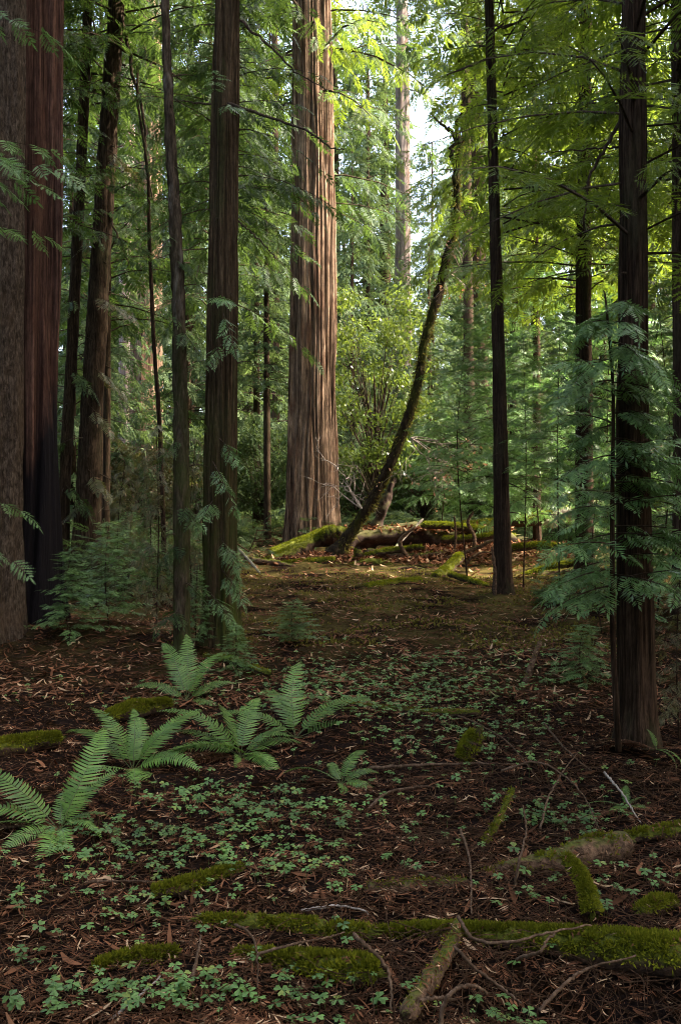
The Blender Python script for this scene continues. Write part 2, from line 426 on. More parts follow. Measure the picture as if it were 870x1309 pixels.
def crown(gb, H, nb, Lbot, Ltop, spray, tmpl, seed, droop=.25, el=(-5, 25), gap=.28, z0=0, prof=1.0, wood_r=.012, hang=.35, bare=.18, keep=None):
    """conifer crown round the z axis from z0 to z0+H: limbs with flat hanging sprays"""
    r = np.random.default_rng(seed)
    z = z0 + H * (np.arange(nb) + r.uniform(0, 1, nb)) / nb
    tt = (z - z0) / H
    az = (np.arange(nb) * 2.399 + r.uniform(-.7, .7, nb)) % (2 * np.pi)
    if keep is not None:
        k = keep(az, z); z, tt, az = z[k], tt[k], az[k]
    L = (Lbot + (Ltop - Lbot) * tt ** prof) * r.uniform(.55, 1.15, len(z))
    e = np.radians(r.uniform(el[0], el[1], len(z)) + 20 * tt)
    h = np.stack([np.cos(az), np.sin(az), np.zeros_like(az)], 1)
    st = np.stack([0 * z, 0 * z, z], 1)
    upz = np.array([0, 0, 1.])
    dr = droop * L * r.uniform(.5, 1.4, len(z))
    end = st + h * (L * np.cos(e))[:, None] + upz * (L * np.sin(e) - dr)[:, None]
    ctl = st + h * (L * .5 * np.cos(e))[:, None] + upz * (L * .62 * np.sin(e))[:, None]
    if wood_r: twigs(gb, st, ctl, end, wood_r * (.5 + L / max(Lbot, .01)), 1)
    pos, fw, sc = [], [], []
    for i in range(len(z)):
        n = max(2, int(L[i] * (1 - bare) / gap))
        for j in range(n):
            t = bare + (1 - bare) * (j + r.uniform(0, .8)) / n
            p = st[i] * (1 - t) ** 2 + 2 * ctl[i] * t * (1 - t) + end[i] * t * t
            d = 2 * (1 - t) * (ctl[i] - st[i]) + 2 * t * (end[i] - ctl[i]); d /= np.linalg.norm(d) + 1e-9
            sd = np.cross(d, upz); sd /= np.linalg.norm(sd) + 1e-9
            for s in (-1, 1):
                a = r.uniform(.5, 1.25)
                f = d * math.cos(a) + sd * s * math.sin(a) - upz * hang * r.uniform(.2, 1.6)
                pos.append(p); fw.append(f); sc.append(spray * r.uniform(.55, 1.2) * (1.15 - .55 * t))
        pos.append(end[i]); fw.append(d - upz * hang * .4); sc.append(spray * r.uniform(.6, .9))
    pos, fw, sc = np.array(pos), np.array(fw), np.array(sc)
    up = np.tile(upz, (len(pos), 1)) + r.normal(0, .42, (len(pos), 3))
    V, Fc = instance(tmpl[0], tmpl[1], pos, fw, up, sc)
    gb.add(V, Fc, 0, False)

T_far = spray_template(5, .40, .17, seed=1)
T_mid = spray_template(8, .33, .085, seed=2)
T_fine = spray_template(8, .36, .080, seed=3)
T_needle = spray_template(7, .40, .105, needle=9, seed=4)
T_needle2 = spray_template(8, .36, .075, needle=6, seed=6)
T_far_hi = spray_template(6, .36, .13, seed=5)

PROTO = {}
def proto(key, mats, **kw):
    g = GB(); crown(g, **kw); PROTO[key] = g.mesh('crown', mats); return g
LB = [M['leaf_dark'], M['branch']]
proto('redwoodA', LB, H=17, nb=165, Lbot=2.6, Ltop=.7, spray=.56, tmpl=T_mid, seed=11, droop=.32, gap=.24, hang=.55, wood_r=.016)
proto('redwoodB', LB, H=17, nb=140, Lbot=3.0, Ltop=.8, spray=.60, tmpl=T_mid, seed=12, droop=.40, gap=.25, hang=.7, wood_r=.016)
proto('yellowA', [M['leaf_yel'], M['branch']], H=9, nb=125, Lbot=2.4, Ltop=.8, spray=.55, tmpl=T_fine, seed=13, droop=.22, gap=.24, hang=.35, wood_r=.012)
proto('yellowB', [M['leaf_yel'], M['branch']], H=9, nb=115, Lbot=2.8, Ltop=.9, spray=.60, tmpl=T_fine, seed=14, droop=.28, gap=.25, hang=.45, wood_r=.012)
proto('hemlockA', [M['leaf_blue'], M['branch']], H=4.0, nb=84, Lbot=1.5, Ltop=.25, spray=.36, tmpl=T_fine, seed=15, droop=.18, gap=.17, hang=.25, el=(0, 22), wood_r=.007)
proto('hemlockB', [M['leaf_blue'], M['branch']], H=4.0, nb=72, Lbot=1.7, Ltop=.25, spray=.40, tmpl=T_fine, seed=16, droop=.22, gap=.18, hang=.3, el=(0, 20), wood_r=.007)
proto('farA', [M['leaf_far'], M['branch']], H=12, nb=140, Lbot=2.8, Ltop=.5, spray=.62, tmpl=T_far_hi, seed=17, droop=.25, gap=.28, hang=.4, wood_r=.015)
proto('farB', [M['leaf_far'], M['branch']], H=12, nb=115, Lbot=3.2, Ltop=.5, spray=.66, tmpl=T_far_hi, seed=18, droop=.3, gap=.28, hang=.5, wood_r=.015)
proto('blocker_canopy', [M['leaf_dark'], M['branch']], H=20, nb=120, Lbot=4.2, Ltop=1.0, spray=1.5, tmpl=T_far, seed=19, droop=.25, gap=.55, hang=.4, wood_r=.02)  # crown for the unseen redwoods added as light blockers
proto('yellowN', [M['leaf_yel'], M['branch']], H=7, nb=76, Lbot=2.0, Ltop=.9, spray=.44, tmpl=T_needle2, seed=23, droop=.25, gap=.25, hang=.4, wood_r=.010)
proto('olive', [M['leaf_olive'], M['branch']], H=3.0, nb=66, Lbot=1.0, Ltop=.3, spray=.23, tmpl=T_fine, seed=20, droop=.5, gap=.2, hang=.8, wood_r=.005, el=(-10, 15))

def broadleaf(gb, H, R, ncl, nleaf, leaf, seed, limbs=9):
    """airy shrub of small broad leaves carried on curved limbs"""
    r = np.random.default_rng(seed)
    az = r.uniform(0, 2 * np.pi, ncl); rr = R * np.sqrt(r.uniform(.05, 1, ncl)); zz = H * r.uniform(.18, 1, ncl) ** .8
    rr *= np.sqrt(np.clip(1.15 - (np.abs(zz / H - .55) / .62) ** 2, .1, 1)) * (.7 + .5 * vn(az * 1.3, zz / H * 5, seed, per=8))
    c = np.stack([rr * np.cos(az), rr * np.sin(az), zz], 1)
    st = np.zeros((ncl, 3)); st[:, 2] = zz * .35
    ct = c * np.array([.35, .35, .75])
    twigs(gb, st, ct, c, .012 + .004 * H / 5, 1)
    pos = (c[:, None] + r.normal(0, 1, (ncl, nleaf, 3)) * np.array([.10, .10, .07]) * R).reshape(-1, 3)
    d = r.normal(0, 1, pos.shape); d[:, 2] -= .5; d /= np.linalg.norm(d, axis=1)[:, None]
    up = r.normal(0, .6, pos.shape) + [0, 0, 1]
    V, Fc = kites(pos, d, up, leaf * r.uniform(.6, 1.3, len(pos)), leaf * .5, .12)
    gb.add(V, Fc, 0)

# ------------------------------------------------------------------ trunks
def redwood_disp(R, strip, depth, seed, vz=.55):
    nper = max(6, int(round(2 * math.pi * R / strip)))
    def f(th, s):
        u = th * nper
        wv = (vn(th * nper * .5, s * .5, seed + 1, per=max(1, nper // 2)) - .5) * 1.3
        a = vn(u + wv, s * vz, seed, per=nper)
        g = np.exp(-((a - .5) / .19) ** 2)
        b = vn(th * nper * 3, s * vz * 4, seed + 2, per=nper * 3)
        big = vn(th * 5, s * .12, seed + 3, per=5) - .5
        return -depth * g + depth * .35 * (b - .5) + R * .13 * big
    return f
def knobby_disp(R, amp, seed):
    n = max(5, int(2 * math.pi * R / .05))
    def f(th, s):
        return amp * (vn(th * n, s * 14, seed, per=n) - .5) + amp * 2 * np.clip(vn(th * 4, s * 3.1, seed + 1, per=4) - .72, 0, 1) + amp * (vn(th * 3, s * 1.2, seed + 2, per=3) - .5)
    return f

def trunk(gb, pts, d, base, top_z=24, ns=48, row=.10, disp=None, flare=.25, flare_h=.35, dy=0.0, sink=.25):
    """pts: (px, py, width px) from base upward, at distance d; goes on up to top_z"""
    pw = [P(px, py, d) for px, py, wd in pts]; rw = [wd * .5 * d / F for px, py, wd in pts]
    pw[0][2] = base[2] - sink
    z_vis = pw[-1][2]
    dz = pw[-1] - pw[-2]; dz = dz / max(dz[2], 1e-3)
    if top_z > z_vis + .5:
        for f in (.4, 1.0):
            zz = z_vis + (top_z - z_vis) * f
            q = pw[-1] + dz * (zz - pw[-1][2]) if f == .4 else pw[-1] + (zz - pw[-1][2]) * dz
            pw.append(q); rw.append(rw[len(pts) - 1] * (1 - .65 * f))
    pw = np.array(pw); zs = pw[:, 2]
    zf = np.concatenate([np.arange(zs[0], z_vis + .6, row), np.arange(z_vis + .6 + row * 8, max(top_z, z_vis + .7), row * 8)])
    # smooth path through control points, parametrised by z
    fine = spl(pw, 200); order = np.maximum.accumulate(fine[:, 2] + np.arange(200) * 1e-7)
    path = np.stack([np.interp(zf, order, fine[:, 0]), np.interp(zf, order, fine[:, 1]), zf], 1)
    rad = np.interp(zf, zs, rw)
    hgt = zf - base[2]
    rad = rad * (1 + flare * np.exp(-np.clip(hgt, 0, 9) / flare_h))
    path[:, 1] += dy
    tube(gb, path - base, rad, ns, disp, 0, True, True, ref=np.array([1., 0, 0]))
    return path - base, rad

def limb(root, name, pix, d, base, r0, r1, mat, n=24, ns=7, seed=0, dd=None):
    pts = [P(px, py, d if dd is None else dd[i]) - base for i, (px, py) in enumerate(pix)]
    c = spl(pts, n)
    rr = np.random.default_rng(seed); c[1:] += rr.normal(0, r0 * .5, (n - 1, 3))
    g = GB(); tube(g, c, np.linspace(r0, r1, n), ns, None, 0); return g.build(name, [mat], root)

def stubs(gb, path, rad, n, zlo, zhi, ln, seed, r0=.008):
    """short broken-off side twigs"""
    r = np.random.default_rng(seed)
    zs = r.uniform(zlo, zhi, n); a = r.uniform(0, 2 * np.pi, n)
    c = np.stack([np.interp(zs, path[:, 2], path[:, 0]), np.interp(zs, path[:, 2], path[:, 1]), zs], 1)
    rd = np.interp(zs, path[:, 2], rad)
    h = np.stack([np.cos(a), np.sin(a), np.zeros(n)], 1); L = ln * r.uniform(.3, 1.2, n)
    st = c + h * rd[:, None] * .8; en = st + h * L[:, None] + np.stack([0 * L, 0 * L, L * r.uniform(-.7, .3, n)], 1)
    twigs(gb, st, (st + en) / 2 + [0, 0, .04], en, r0, 0)

def sprays_at(gb, items, tmpl, seed, n=9, twig=True):
    """leafy side branches: items = (start, end, droop, spray length); local coordinates"""
    r = np.random.default_rng(seed); upz = np.array([0, 0, 1.])
    pos, fw, sc = [], [], []; A, B, C = [], [], []
    for a, b, dr, sl_ in items:
        a = np.asarray(a, float); b = np.asarray(b, float); m = (a + b) / 2 + upz * dr
        A.append(a); B.append(m); C.append(b)
        for j in range(n):
            t = .12 + .88 * (j + r.uniform(0, .7)) / n
            p = a * (1 - t) ** 2 + 2 * m * t * (1 - t) + b * t * t
            d = 2 * (1 - t) * (m - a) + 2 * t * (b - m); d /= np.linalg.norm(d) + 1e-9
            sd = np.cross(d, upz); sd /= np.linalg.norm(sd) + 1e-9
            for s in (-1, 1):
                an = r.uniform(.55, 1.1)
                pos.append(p); fw.append(d * math.cos(an) + sd * s * math.sin(an) - upz * r.uniform(.0, .5)); sc.append(sl_ * r.uniform(.6, 1.15) * (1.15 - .5 * t))
        pos.append(b); fw.append(d - upz * .25); sc.append(sl_ * .8)
    pos, fw, sc = np.array(pos), np.array(fw), np.array(sc)
    V, Fc = instance(tmpl[0], tmpl[1], pos, fw, np.tile(upz, (len(pos), 1)) + r.normal(0, .30, (len(pos), 3)), sc)
    gb.add(V, Fc, 0)
    if twig: twigs(gb, np.array(A), np.array(B), np.array(C), .006, 1)

G_TR = 'tree trunks standing round the clearing'
def tree(label, pts, d, bark_m, cat='tree', name='redwood_tree', disp=None, ns=48, row=.1, top=24, flare=.25, flare_h=.35, crown_key=None, crown_z=6, crown_rz=0, crown_sc=1, group=G_TR, sink=.25, leaf=None):
    b = P(pts[0][0], pts[0][1], d); b[2] = gh(b[0], b[1])
    root = thing(name, label, cat, b, group)
    g = GB(); path, rad = trunk(g, pts, d, b, top, ns, row, disp, flare, flare_h, sink=sink)
    to = g.build('trunk', [bark_m], root)
    if crown_key:
        x = np.interp(crown_z + 3, path[:, 2], path[:, 0])
        co = link_mesh('crown', PROTO[crown_key], root, (x, 0, crown_z), crown_rz, crown_sc)
    return root, b, path, rad, to

# 1 far-left grey trunk
R = 24 * 10 / F
t1 = tree('grey-brown ridged trunk cut by the left edge of the photo', [(-2, 832, 60), (0, 600, 56), (3, 350, 54), (9, 0, 50)], 9.6, M['bark_grey'], disp=redwood_disp(.2, .06, .018, 31, 1.3), ns=130, row=.05, top=26, crown_key='redwoodB', crown_z=9, crown_rz=1)
# 2 dark charred redwood
t2 = tree('dark red deeply furrowed redwood, charred black at its foot, beside the grey left-edge trunk', [(44, 818, 76), (46, 700, 68), (48, 500, 62), (50, 250, 60), (52, 0, 58)], 10.3, M['bark_dark'], disp=redwood_disp(.25, .12, .095, 32, .16), ns=160, row=.06, top=30, flare=.25, crown_key='redwoodA', crown_z=10, crown_rz=2)
# 3 thin leaning grey trunk
t3 = tree('thin grey trunk bending leftward to its foot, just right of the charred redwood', [(80, 745, 17), (82, 650, 15), (86, 560, 15), (93, 430, 14), (102, 250, 14), (108, 120, 13), (113, 0, 12)], 15.5, M['bark_slim'], disp=knobby_disp(.08, .012, 33), ns=16, row=.06, top=18, name='young_tree', crown_key='redwoodA', crown_z=7.4, crown_rz=.7, crown_sc=.8)
# 4 brown trunk leaning right
t4 = tree('brown trunk leaning right as it rises, between two thin trunks', [(110, 752, 40), (111, 700, 36), (114, 600, 30), (122, 450, 27), (132, 280, 25), (142, 120, 22), (150, 0, 20)], 15.5, M['bark_slim'], disp=knobby_disp(.17, .018, 34), ns=32, row=.06, top=24, crown_key='redwoodB', crown_z=8.0, crown_rz=2.4, flare=.3)
# 5 thin lichened trunk
t5 = tree('thin knobbly trunk with white lichen patches, left of the furrowed brown trunk', [(233, 848, 21), (232, 700, 20), (231, 560, 19), (228, 400, 17), (221, 230, 15), (215, 100, 13), (211, 0, 11)], 8.9, M['bark_thin'], disp=knobby_disp(.07, .016, 35), ns=28, row=.03, top=11, name='young_tree', flare=.4, flare_h=.12)
for i in range(18):
    g = GB(); stubs(g, t5[2], t5[3], 1, .5 + i * .3, .8 + i * .3, .22, 500 + i); g.build('dead_stub', [M['branch']], t5[0])
# 6 furrowed brown trunk
t6 = tree('straight finely furrowed brown trunk, moss-green at its foot', [(281, 832, 52), (281, 700, 45), (283, 500, 41), (285, 330, 39), (288, 150, 37), (290, 0, 34)], 9.6, M['bark_mid'], disp=redwood_disp(.16, .045, .030, 36, .6), ns=190, row=.04, top=24, flare=.3, flare_h=.16, crown_key='redwoodA', crown_z=7.6, crown_rz=4)
# 7 the big sunlit redwood
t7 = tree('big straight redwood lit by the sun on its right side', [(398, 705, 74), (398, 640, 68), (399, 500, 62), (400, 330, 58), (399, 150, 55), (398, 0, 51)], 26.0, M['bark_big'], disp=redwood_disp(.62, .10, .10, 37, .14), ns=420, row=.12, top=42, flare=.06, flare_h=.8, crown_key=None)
cr = GB(); crown(cr, H=28, nb=150, Lbot=3.6, Ltop=1.2, spray=.65, tmpl=T_mid, seed=41, droop=.45, gap=.27, hang=.7, wood_r=.03, z0=11.2)
cr.build('crown', [M['leaf_yel'], M['branch']], t7[0])
# 9 far pale trunk
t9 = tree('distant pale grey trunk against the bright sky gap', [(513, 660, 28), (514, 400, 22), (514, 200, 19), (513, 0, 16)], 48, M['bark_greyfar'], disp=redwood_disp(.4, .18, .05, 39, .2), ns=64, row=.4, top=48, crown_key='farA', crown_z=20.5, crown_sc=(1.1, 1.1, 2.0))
# 10 mid right slim trunk
t10 = tree('slim straight trunk standing alone in the middle of the clearing, reddish at its foot', [(643, 766, 25), (642, 700, 23), (640, 600, 20), (637, 450, 17), (632, 280, 15), (628, 120, 13), (625, 0, 12)], 14.0, M['bark_red'], disp=redwood_disp(.12, .045, .008, 40, 1.0), ns=40, row=.06, top=15, name='young_tree', flare=.3, flare_h=.12)
g = GB(); crown(g, H=9, nb=120, Lbot=2.7, Ltop=.9, spray=.52, tmpl=T_fine, seed=114, droop=.28, gap=.23, hang=.4, wood_r=.012, z0=5.0, keep=lambda a, z: ~((np.cos(a) < -.15) & (z < 7.6)))
g.build('crown', [M['leaf_yel'], M['branch']], t10[0])
# 11 right big dark trunk
t11 = tree('thick dark trunk at the right, rising behind the blue-green sapling', [(814, 962, 54), (813, 850, 52), (811, 700, 47), (808, 500, 42), (808, 300, 39), (808, 120, 36), (809, 0, 32)], 6.0, M['bark_red'], disp=redwood_disp(.12, .04, .014, 42, 1.0), ns=120, row=.025, top=13, flare=.28, flare_h=.12, crown_key='yellowN', crown_z=2.9, crown_rz=1.2, crown_sc=.85)
# 13 dark trunk behind
t13 = tree('dark trunk half hidden in leaves, just left of the thick right-hand trunk', [(746, 720, 24), (746, 600, 22), (745, 400, 20), (746, 200, 17), (748, 60, 14)], 17.0, M['bark_red'], disp=knobby_disp(.13, .016, 43), ns=28, row=.1, top=18, crown_key='yellowB', crown_z=5.0, crown_rz=3.1, crown_sc=1.05, name='young_tree')
# 14 right edge
t14 = tree('dark slim trunk cut by the right edge of the photo', [(868, 800, 18), (868, 600, 17), (866, 300, 15), (864, 0, 13)], 11.3, M['bark_red'], disp=knobby_disp(.07, .012, 44), ns=24, row=.06, top=14, crown_key='yellowA', crown_z=5.0, crown_rz=2.0, name='young_tree')
# 15 thin dark trunks farther back
t15 = tree('thin black stem showing between the slim clearing trunk and the half hidden one', [(686, 690, 10), (685, 440, 9), (683, 250, 7)], 24, M['bark_red'], disp=knobby_disp(.08, .012, 45), ns=14, row=.2, top=14, crown_key='yellowB', crown_z=6.5, crown_rz=5, name='young_tree')
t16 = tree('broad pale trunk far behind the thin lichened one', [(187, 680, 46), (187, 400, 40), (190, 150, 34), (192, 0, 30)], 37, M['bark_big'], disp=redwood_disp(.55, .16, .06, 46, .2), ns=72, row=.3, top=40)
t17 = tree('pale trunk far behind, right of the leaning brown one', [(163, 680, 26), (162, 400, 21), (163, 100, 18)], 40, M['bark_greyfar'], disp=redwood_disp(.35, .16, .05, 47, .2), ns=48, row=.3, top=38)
t18 = tree('distant reddish trunk behind the arching leaner', [(611, 665, 30), (610, 430, 26), (608, 200, 23)], 44, M['bark_red'], disp=redwood_disp(.4, .16, .05, 48, .2), ns=48, row=.3, top=40, crown_key='farA', crown_z=8, crown_sc=(.75, .75, 2))
t19 = tree('thin straight sapling stem between the furrowed brown trunk and the big redwood', [(342, 692, 9), (341, 500, 8), (340, 330, 6)], 27, M['bark_slim'], disp=knobby_disp(.08, .01, 49), ns=12, row=.2, top=10, name='young_tree', crown_key='farA', crown_z=4.0, crown_rz=0, crown_sc=(.5, .5, .55))
t20 = tree('slim far trunk among leaves left of the big sunlit redwood', [(352, 668, 12), (352, 400, 10), (351, 0, 8)], 42, M['bark_slim'], disp=None, ns=14, row=.4, top=30)
t21 = tree('thin dark stem close behind the thin lichened trunk', [(212, 760, 6), (205, 560, 6), (197, 440, 5), (191, 300, 5), (189, 220, 4), (176, 130, 3)], 15, M['bark_red'], disp=knobby_disp(.03, .006, 50), ns=12, row=.08, top=7.5, name='young_tree', flare=.1)
t22 = tree('far slim trunk right of the sky gap, behind the slim clearing trunk', [(600, 660, 16), (598, 400, 13), (594, 60, 11)], 40, M['bark_slim'], disp=None, ns=16, row=.4, top=34, crown_key='farB', crown_z=17.2, crown_sc=(1.25, 1.25, 1.3))

for t_, n_, zl, zh, ln_ in [(t3, 12, .6, 9, .3), (t4, 14, .8, 9, .4), (t10, 14, .8, 7, .3), (t11, 12, .5, 4.4, .16), (t6, 10, 1.2, 6, .14), (t13, 10, 1, 8, .4), (t14, 8, .6, 6, .25)]:
    for i in range(n_):
        g = GB(); z_ = zl + (zh - zl) * i / n_; stubs(g, t_[2], t_[3], 1, z_, z_ + .5, ln_, 700 + i + n_ * 13, .006 + .02 * ln_); g.build('dead_stub', [M['branch']], t_[0])

# leafy side branches and limbs of the near trunks
limb(t6[0], 'limb', [(292, 132), (330, 145), (368, 158), (400, 172), (425, 190), (440, 189)], 9.6, t6[1], .016, .005, M['branch'], seed=1, dd=[9.5, 9.3, 9.1, 9.0, 9.0, 9.0])
limb(t6[0], 'limb', [(270, 133), (250, 132), (226, 128)], 9.6, t6[1], .012, .006, M['branch'], seed=2)
limb(t6[0], 'limb', [(304, 25), (340, 55), (370, 85), (400, 105), (428, 118)], 9.7, t6[1], .014, .004, M['branch'], seed=3)
limb(t6[0], 'limb', [(303, 282), (330, 305), (352, 330)], 9.6, t6[1], .010, .004, M['branch'], seed=4)
limb(t4[0], 'limb', [(156, 20), (170, 90), (186, 160), (188, 220), (196, 260)], 15.4, t4[1], .03, .012, M['branch'], seed=5)
limb(t4[0], 'limb', [(130, 250), (150, 300), (165, 340)], 15.4, t4[1], .02, .008, M['branch'], seed=6)
limb(t11[0], 'limb', [(792, 155), (778, 180), (764, 205), (752, 235), (745, 290)], 6.1, t11[1], .012, .006, M['branch'], seed=7)
limb(t11[0], 'limb', [(790, 188), (770, 190), (730, 192), (690, 196)], 6.1, t11[1], .007, .003, M['branch'], seed=8)
limb(t10[0], 'limb', [(627, 70), (670, 68), (715, 45), (770, 12), (820, -20)], 13.8, t10[1], .02, .01, M['branch'], seed=9)
limb(t10[0], 'limb', [(630, 72), (600, 85), (560, 102), (540, 120)], 13.8, t10[1], .014, .006, M['branch'], seed=10)
limb(t10[0], 'limb', [(626, 40), (660, 30), (690, 45), (720, 52)], 13.8, t10[1], .012, .005, M['branch'], seed=11)
# ------------------------------------------------------------------ leaning mossy tree
LD = 21.0
lb = P(440, 705, LD); lb[2] = gh(lb[0], lb[1])
lean = thing('leaning_tree', 'dark mossy trunk leaning right over the fallen log, arching upright at its top', 'tree', lb, G_TR)
lp = spl([P(x, y, LD) - lb for x, y in [(428, 712), (442, 690), (468, 652), (492, 606), (514, 554), (532, 498), (542, 440), (558, 380), (576, 310), (583, 265), (583, 225), (588, 180)]], 150)
lr = np.interp(np.linspace(0, 1, 150), [0, .06, .2, .5, .8, 1], [.23, .14, .11, .09, .072, .05])
g = GB(); tube(g, lp, lr, 26, knobby_disp(.14, .05, 60), 0); g.build('trunk', [M['bark_mossy']], lean)
for i, pix in enumerate([[(583, 240), (578, 200), (585, 160), (592, 120)], [(588, 180), (578, 170), (555, 150)], [(588, 190), (597, 160), (600, 120), (608, 90)]]):
    limb(lean, 'limb', pix, LD, lb, .06, .02, M['bark_mossy'], seed=61 + i)
r = np.random.default_rng(5); g = GB()
k = r.integers(0, 149, 4500); a = r.uniform(0, 2 * np.pi, 4500)
nd = np.stack([np.cos(a), np.sin(a) * .7, np.sin(a) * .3], 1); kites_p = lp[k] + nd * lr[k][:, None] * .95
V, Fc = kites(kites_p, nd + r.normal(0, .5, nd.shape) - [0, 0, .5], r.normal(0, 1, nd.shape), r.uniform(.03, .08, 4500), .02); g.add(V, Fc)
g.build('moss', [M['moss_dry']], lean)
g = GB(); items = []
for (x0, y0, x1, y1) in [(590, 150, 640, 190), (583, 230, 545, 265), (583, 250, 620, 270), (579, 290, 550, 320), (592, 125, 560, 95), (605, 90, 650, 120), (588, 170, 570, 210), (580, 260, 600, 320), (582, 245, 522, 300), (576, 300, 518, 345), (583, 225, 530, 262), (592, 125, 530, 55), (600, 100, 548, 20), (596, 110, 575, 40), (570, 325, 535, 360), (590, 150, 548, 100), (583, 235, 548, 300), (604, 90, 590, 10)]:
    a0 = P(x0, y0, LD) - lb; b0 = P(x1, y1, LD + r.uniform(-1, 1)) - lb; items.append((a0, b0, .15, .28))
sprays_at(g, items, T_mid, 66, 15); g.build('crown', [M['leaf_yel'], M['branch']], lean)

# ------------------------------------------------------------------ near leafy branches reaching in from the left
lt = np.array([-3.3, 6.2, 0.]); lt[2] = gh(lt[0], lt[1])
ltree = thing('redwood_tree', 'tree out of frame whose leafy sprays reach in at the left edge', 'tree', lt, G_TR)
g = GB(); tube(g, np.array([[0, 0, -.2], [0, 0, 2], [0.05, 0, 5], [.1, 0, 9]]), [.2, .17, .14, .05], 24, None, 0); g.build('trunk', [M['bark_mid']], ltree)
g = GB(); items = []
for (x1, y1, d1, z0, sl_) in [(66, 214, 6.0, 3.55, .22), (60, 190, 6.2, 3.7, .20), (40, 232, 5.9, 3.3, .22), (24, 650, 6.0, 1.6, .17), (14, 715, 5.6, 1.4, .16), (62, 45, 6.5, 4.7, .24), (52, 300, 6.7, 3.1, .18)]:
    items.append(((.1, 0, z0), P(x1, y1, d1) - lt, .18, sl_ * 1.3))
sprays_at(g, items, T_needle, 70, 8); g.build('crown', [M['leaf_blue'], M['branch']], ltree)

# ------------------------------------------------------------------ hemlock saplings and undergrowth on the right
sb = Gp(789, 952); sb[1] = 5.9; sb[0] = (787 - 435) / F * 5.9; sb[2] = gh(sb[0], sb[1])
sap = thing('hemlock_sapling', 'tall blue-green sapling with layered flat sprays in front of the thick right trunk', 'sapling', sb, 'young conifers under the trees')
g = GB(); pth = spl([P(x, y, 5.75) - sb for x, y in [(790, 960), (783, 820), (782, 650), (783, 500), (775, 400), (772, 372)]], 60); tube(g, pth, np.linspace(.019, .004, 60), 9, None); g.build('stem', [M['bark_red']], sap)
g = GB(); items = []
r = np.random.default_rng(77)
for i in range(48):
    y0 = 385 + (i / 48) ** 1.0 * 390 + r.uniform(-6, 6)
    tt = (y0 - 380) / 390
    side = r.choice([-1, 1], p=[.42, .58]); reach = (35 + 105 * min(1, tt * 1.6)) * r.uniform(.55, 1.1)
    x1 = 781 + side * reach; y1 = y0 + r.uniform(-14, 34)
    if x1 < 700: x1 = 700 + r.uniform(0, 25)
    items.append((P(782, y0, 5.75) - sb, P(x1, y1, 5.75 + r.uniform(-.55, .35)) - sb, .05, .20 * r.uniform(.8, 1.1)))
sprays_at(g, items, T_fine, 78, 6); g.build('crown', [M['leaf_blue'], M['branch']], sap)

def sapling(label, px, py_base, py_top, key, rz, wide=1.0, d=None, group='young conifers under the trees', name='hemlock_sapling', z0=.12, cat='sapling', bm='bark_red'):
    d = d or gd(py_base); b = P(px, py_base, d); b[2] = gh(b[0], b[1])
    H = CZ + (HY - py_top) / F * d - b[2]
    root = thing(name, label, cat, b, group)
    g = GB(); rr = np.random.default_rng(int(px)); tube(g, spl([[0, 0, -.1], [rr.normal(0, .035) * H, 0, H * .5], [0, 0, H]], 16), np.linspace(.005 + .002 * H, .003, 16), 8, None); g.build('stem', [M[bm]], root)
    me = PROTO[key]; Hm = {'farA': 12., 'hemlockA': 4., 'hemlockB': 4., 'olive': 3., 'farA': 12., 'farB': 12.}[key]
    s = (H * (1 - z0)) / Hm
    link_mesh('crown', me, root, (0, 0, H * z0), rz, (wide * s, wide * s, s))
    return root
for a in [
    ('blue-green young hemlock in front of the slim clearing trunk', 598, 722, 395, 'hemlockA', .3, 1.0, 16.5, .30),
    ('broad blue-green young hemlock right of the slim clearing trunk', 668, 735, 430, 'hemlockB', 1.3, 1.0, 15, .34),
    ('young hemlock drooping over the mossy fallen log at the right', 715, 745, 400, 'hemlockA', 2.2, .9, 13.5, .42),
    ('dark young hemlock behind the thick right trunk', 838, 760, 360, 'hemlockB', 3.3, 1.0, 12.0),
    ('small hemlock left of the slim clearing trunk, over the fallen log', 560, 690, 480, 'hemlockB', 4.2, .9, 24.5, .3),
    ('small low hemlock left of the thick right trunk, behind the tall sapling', 770, 775, 590, 'hemlockA', 5.2, 1.0, 11.0),
    ('hemlock filling the right edge under the dark slim trunk', 880, 740, 440, 'hemlockA', .9, 1.0, 13.0),
    ('tall pale green hemlock between the slim trunk and the half hidden trunk', 690, 690, 330, 'hemlockB', 2.9, .8, 21),
    ('narrow hemlock behind the upper arch of the leaning trunk', 640, 690, 330, 'hemlockA', 1.9, .8, 25),
    ('hemlock with light sprays behind the right-hand trunks', 790, 700, 330, 'hemlockA', 3.9, .9, 20),
]:
    sapling(*a[:6], wide=a[6], d=a[7], z0=a[8] if len(a) > 8 else .12)
# lower left saplings
sapling('low spreading conifer seedling between the charred redwood and the thin lichened trunk', 140, 812, 668, 'hemlockA', 1.0, 1.35, 10.2)
sapling('withered brownish sapling hanging left of the thin lichened trunk', 200, 800, 545, 'olive', .5, .9, 11.0, name='withered_sapling')
sapling('second withered drooping sapling just left of the furrowed brown trunk', 250, 800, 560, 'olive', 2.5, .7, 10.8, name='withered_sapling')
sapling('dull drooping sapling behind the low seedling by the brown leaning trunk', 160, 780, 590, 'olive', 4.5, .9, 12.5, name='withered_sapling')
sapling('small conifer seedling at the foot of the furrowed brown trunk', 302, 872, 800, 'hemlockB', .2, 1.8, 8.6)
sapling('low pale green seedling on the litter right of the furrowed brown trunk', 375, 832, 768, 'hemlockA', 2.0, 2.6, 10.0)
sapling('dull brownish seedling at the right edge beside the thick dark trunk', 868, 900, 742, 'olive', 3.0, 1.3, 6.4, name='withered_sapling')
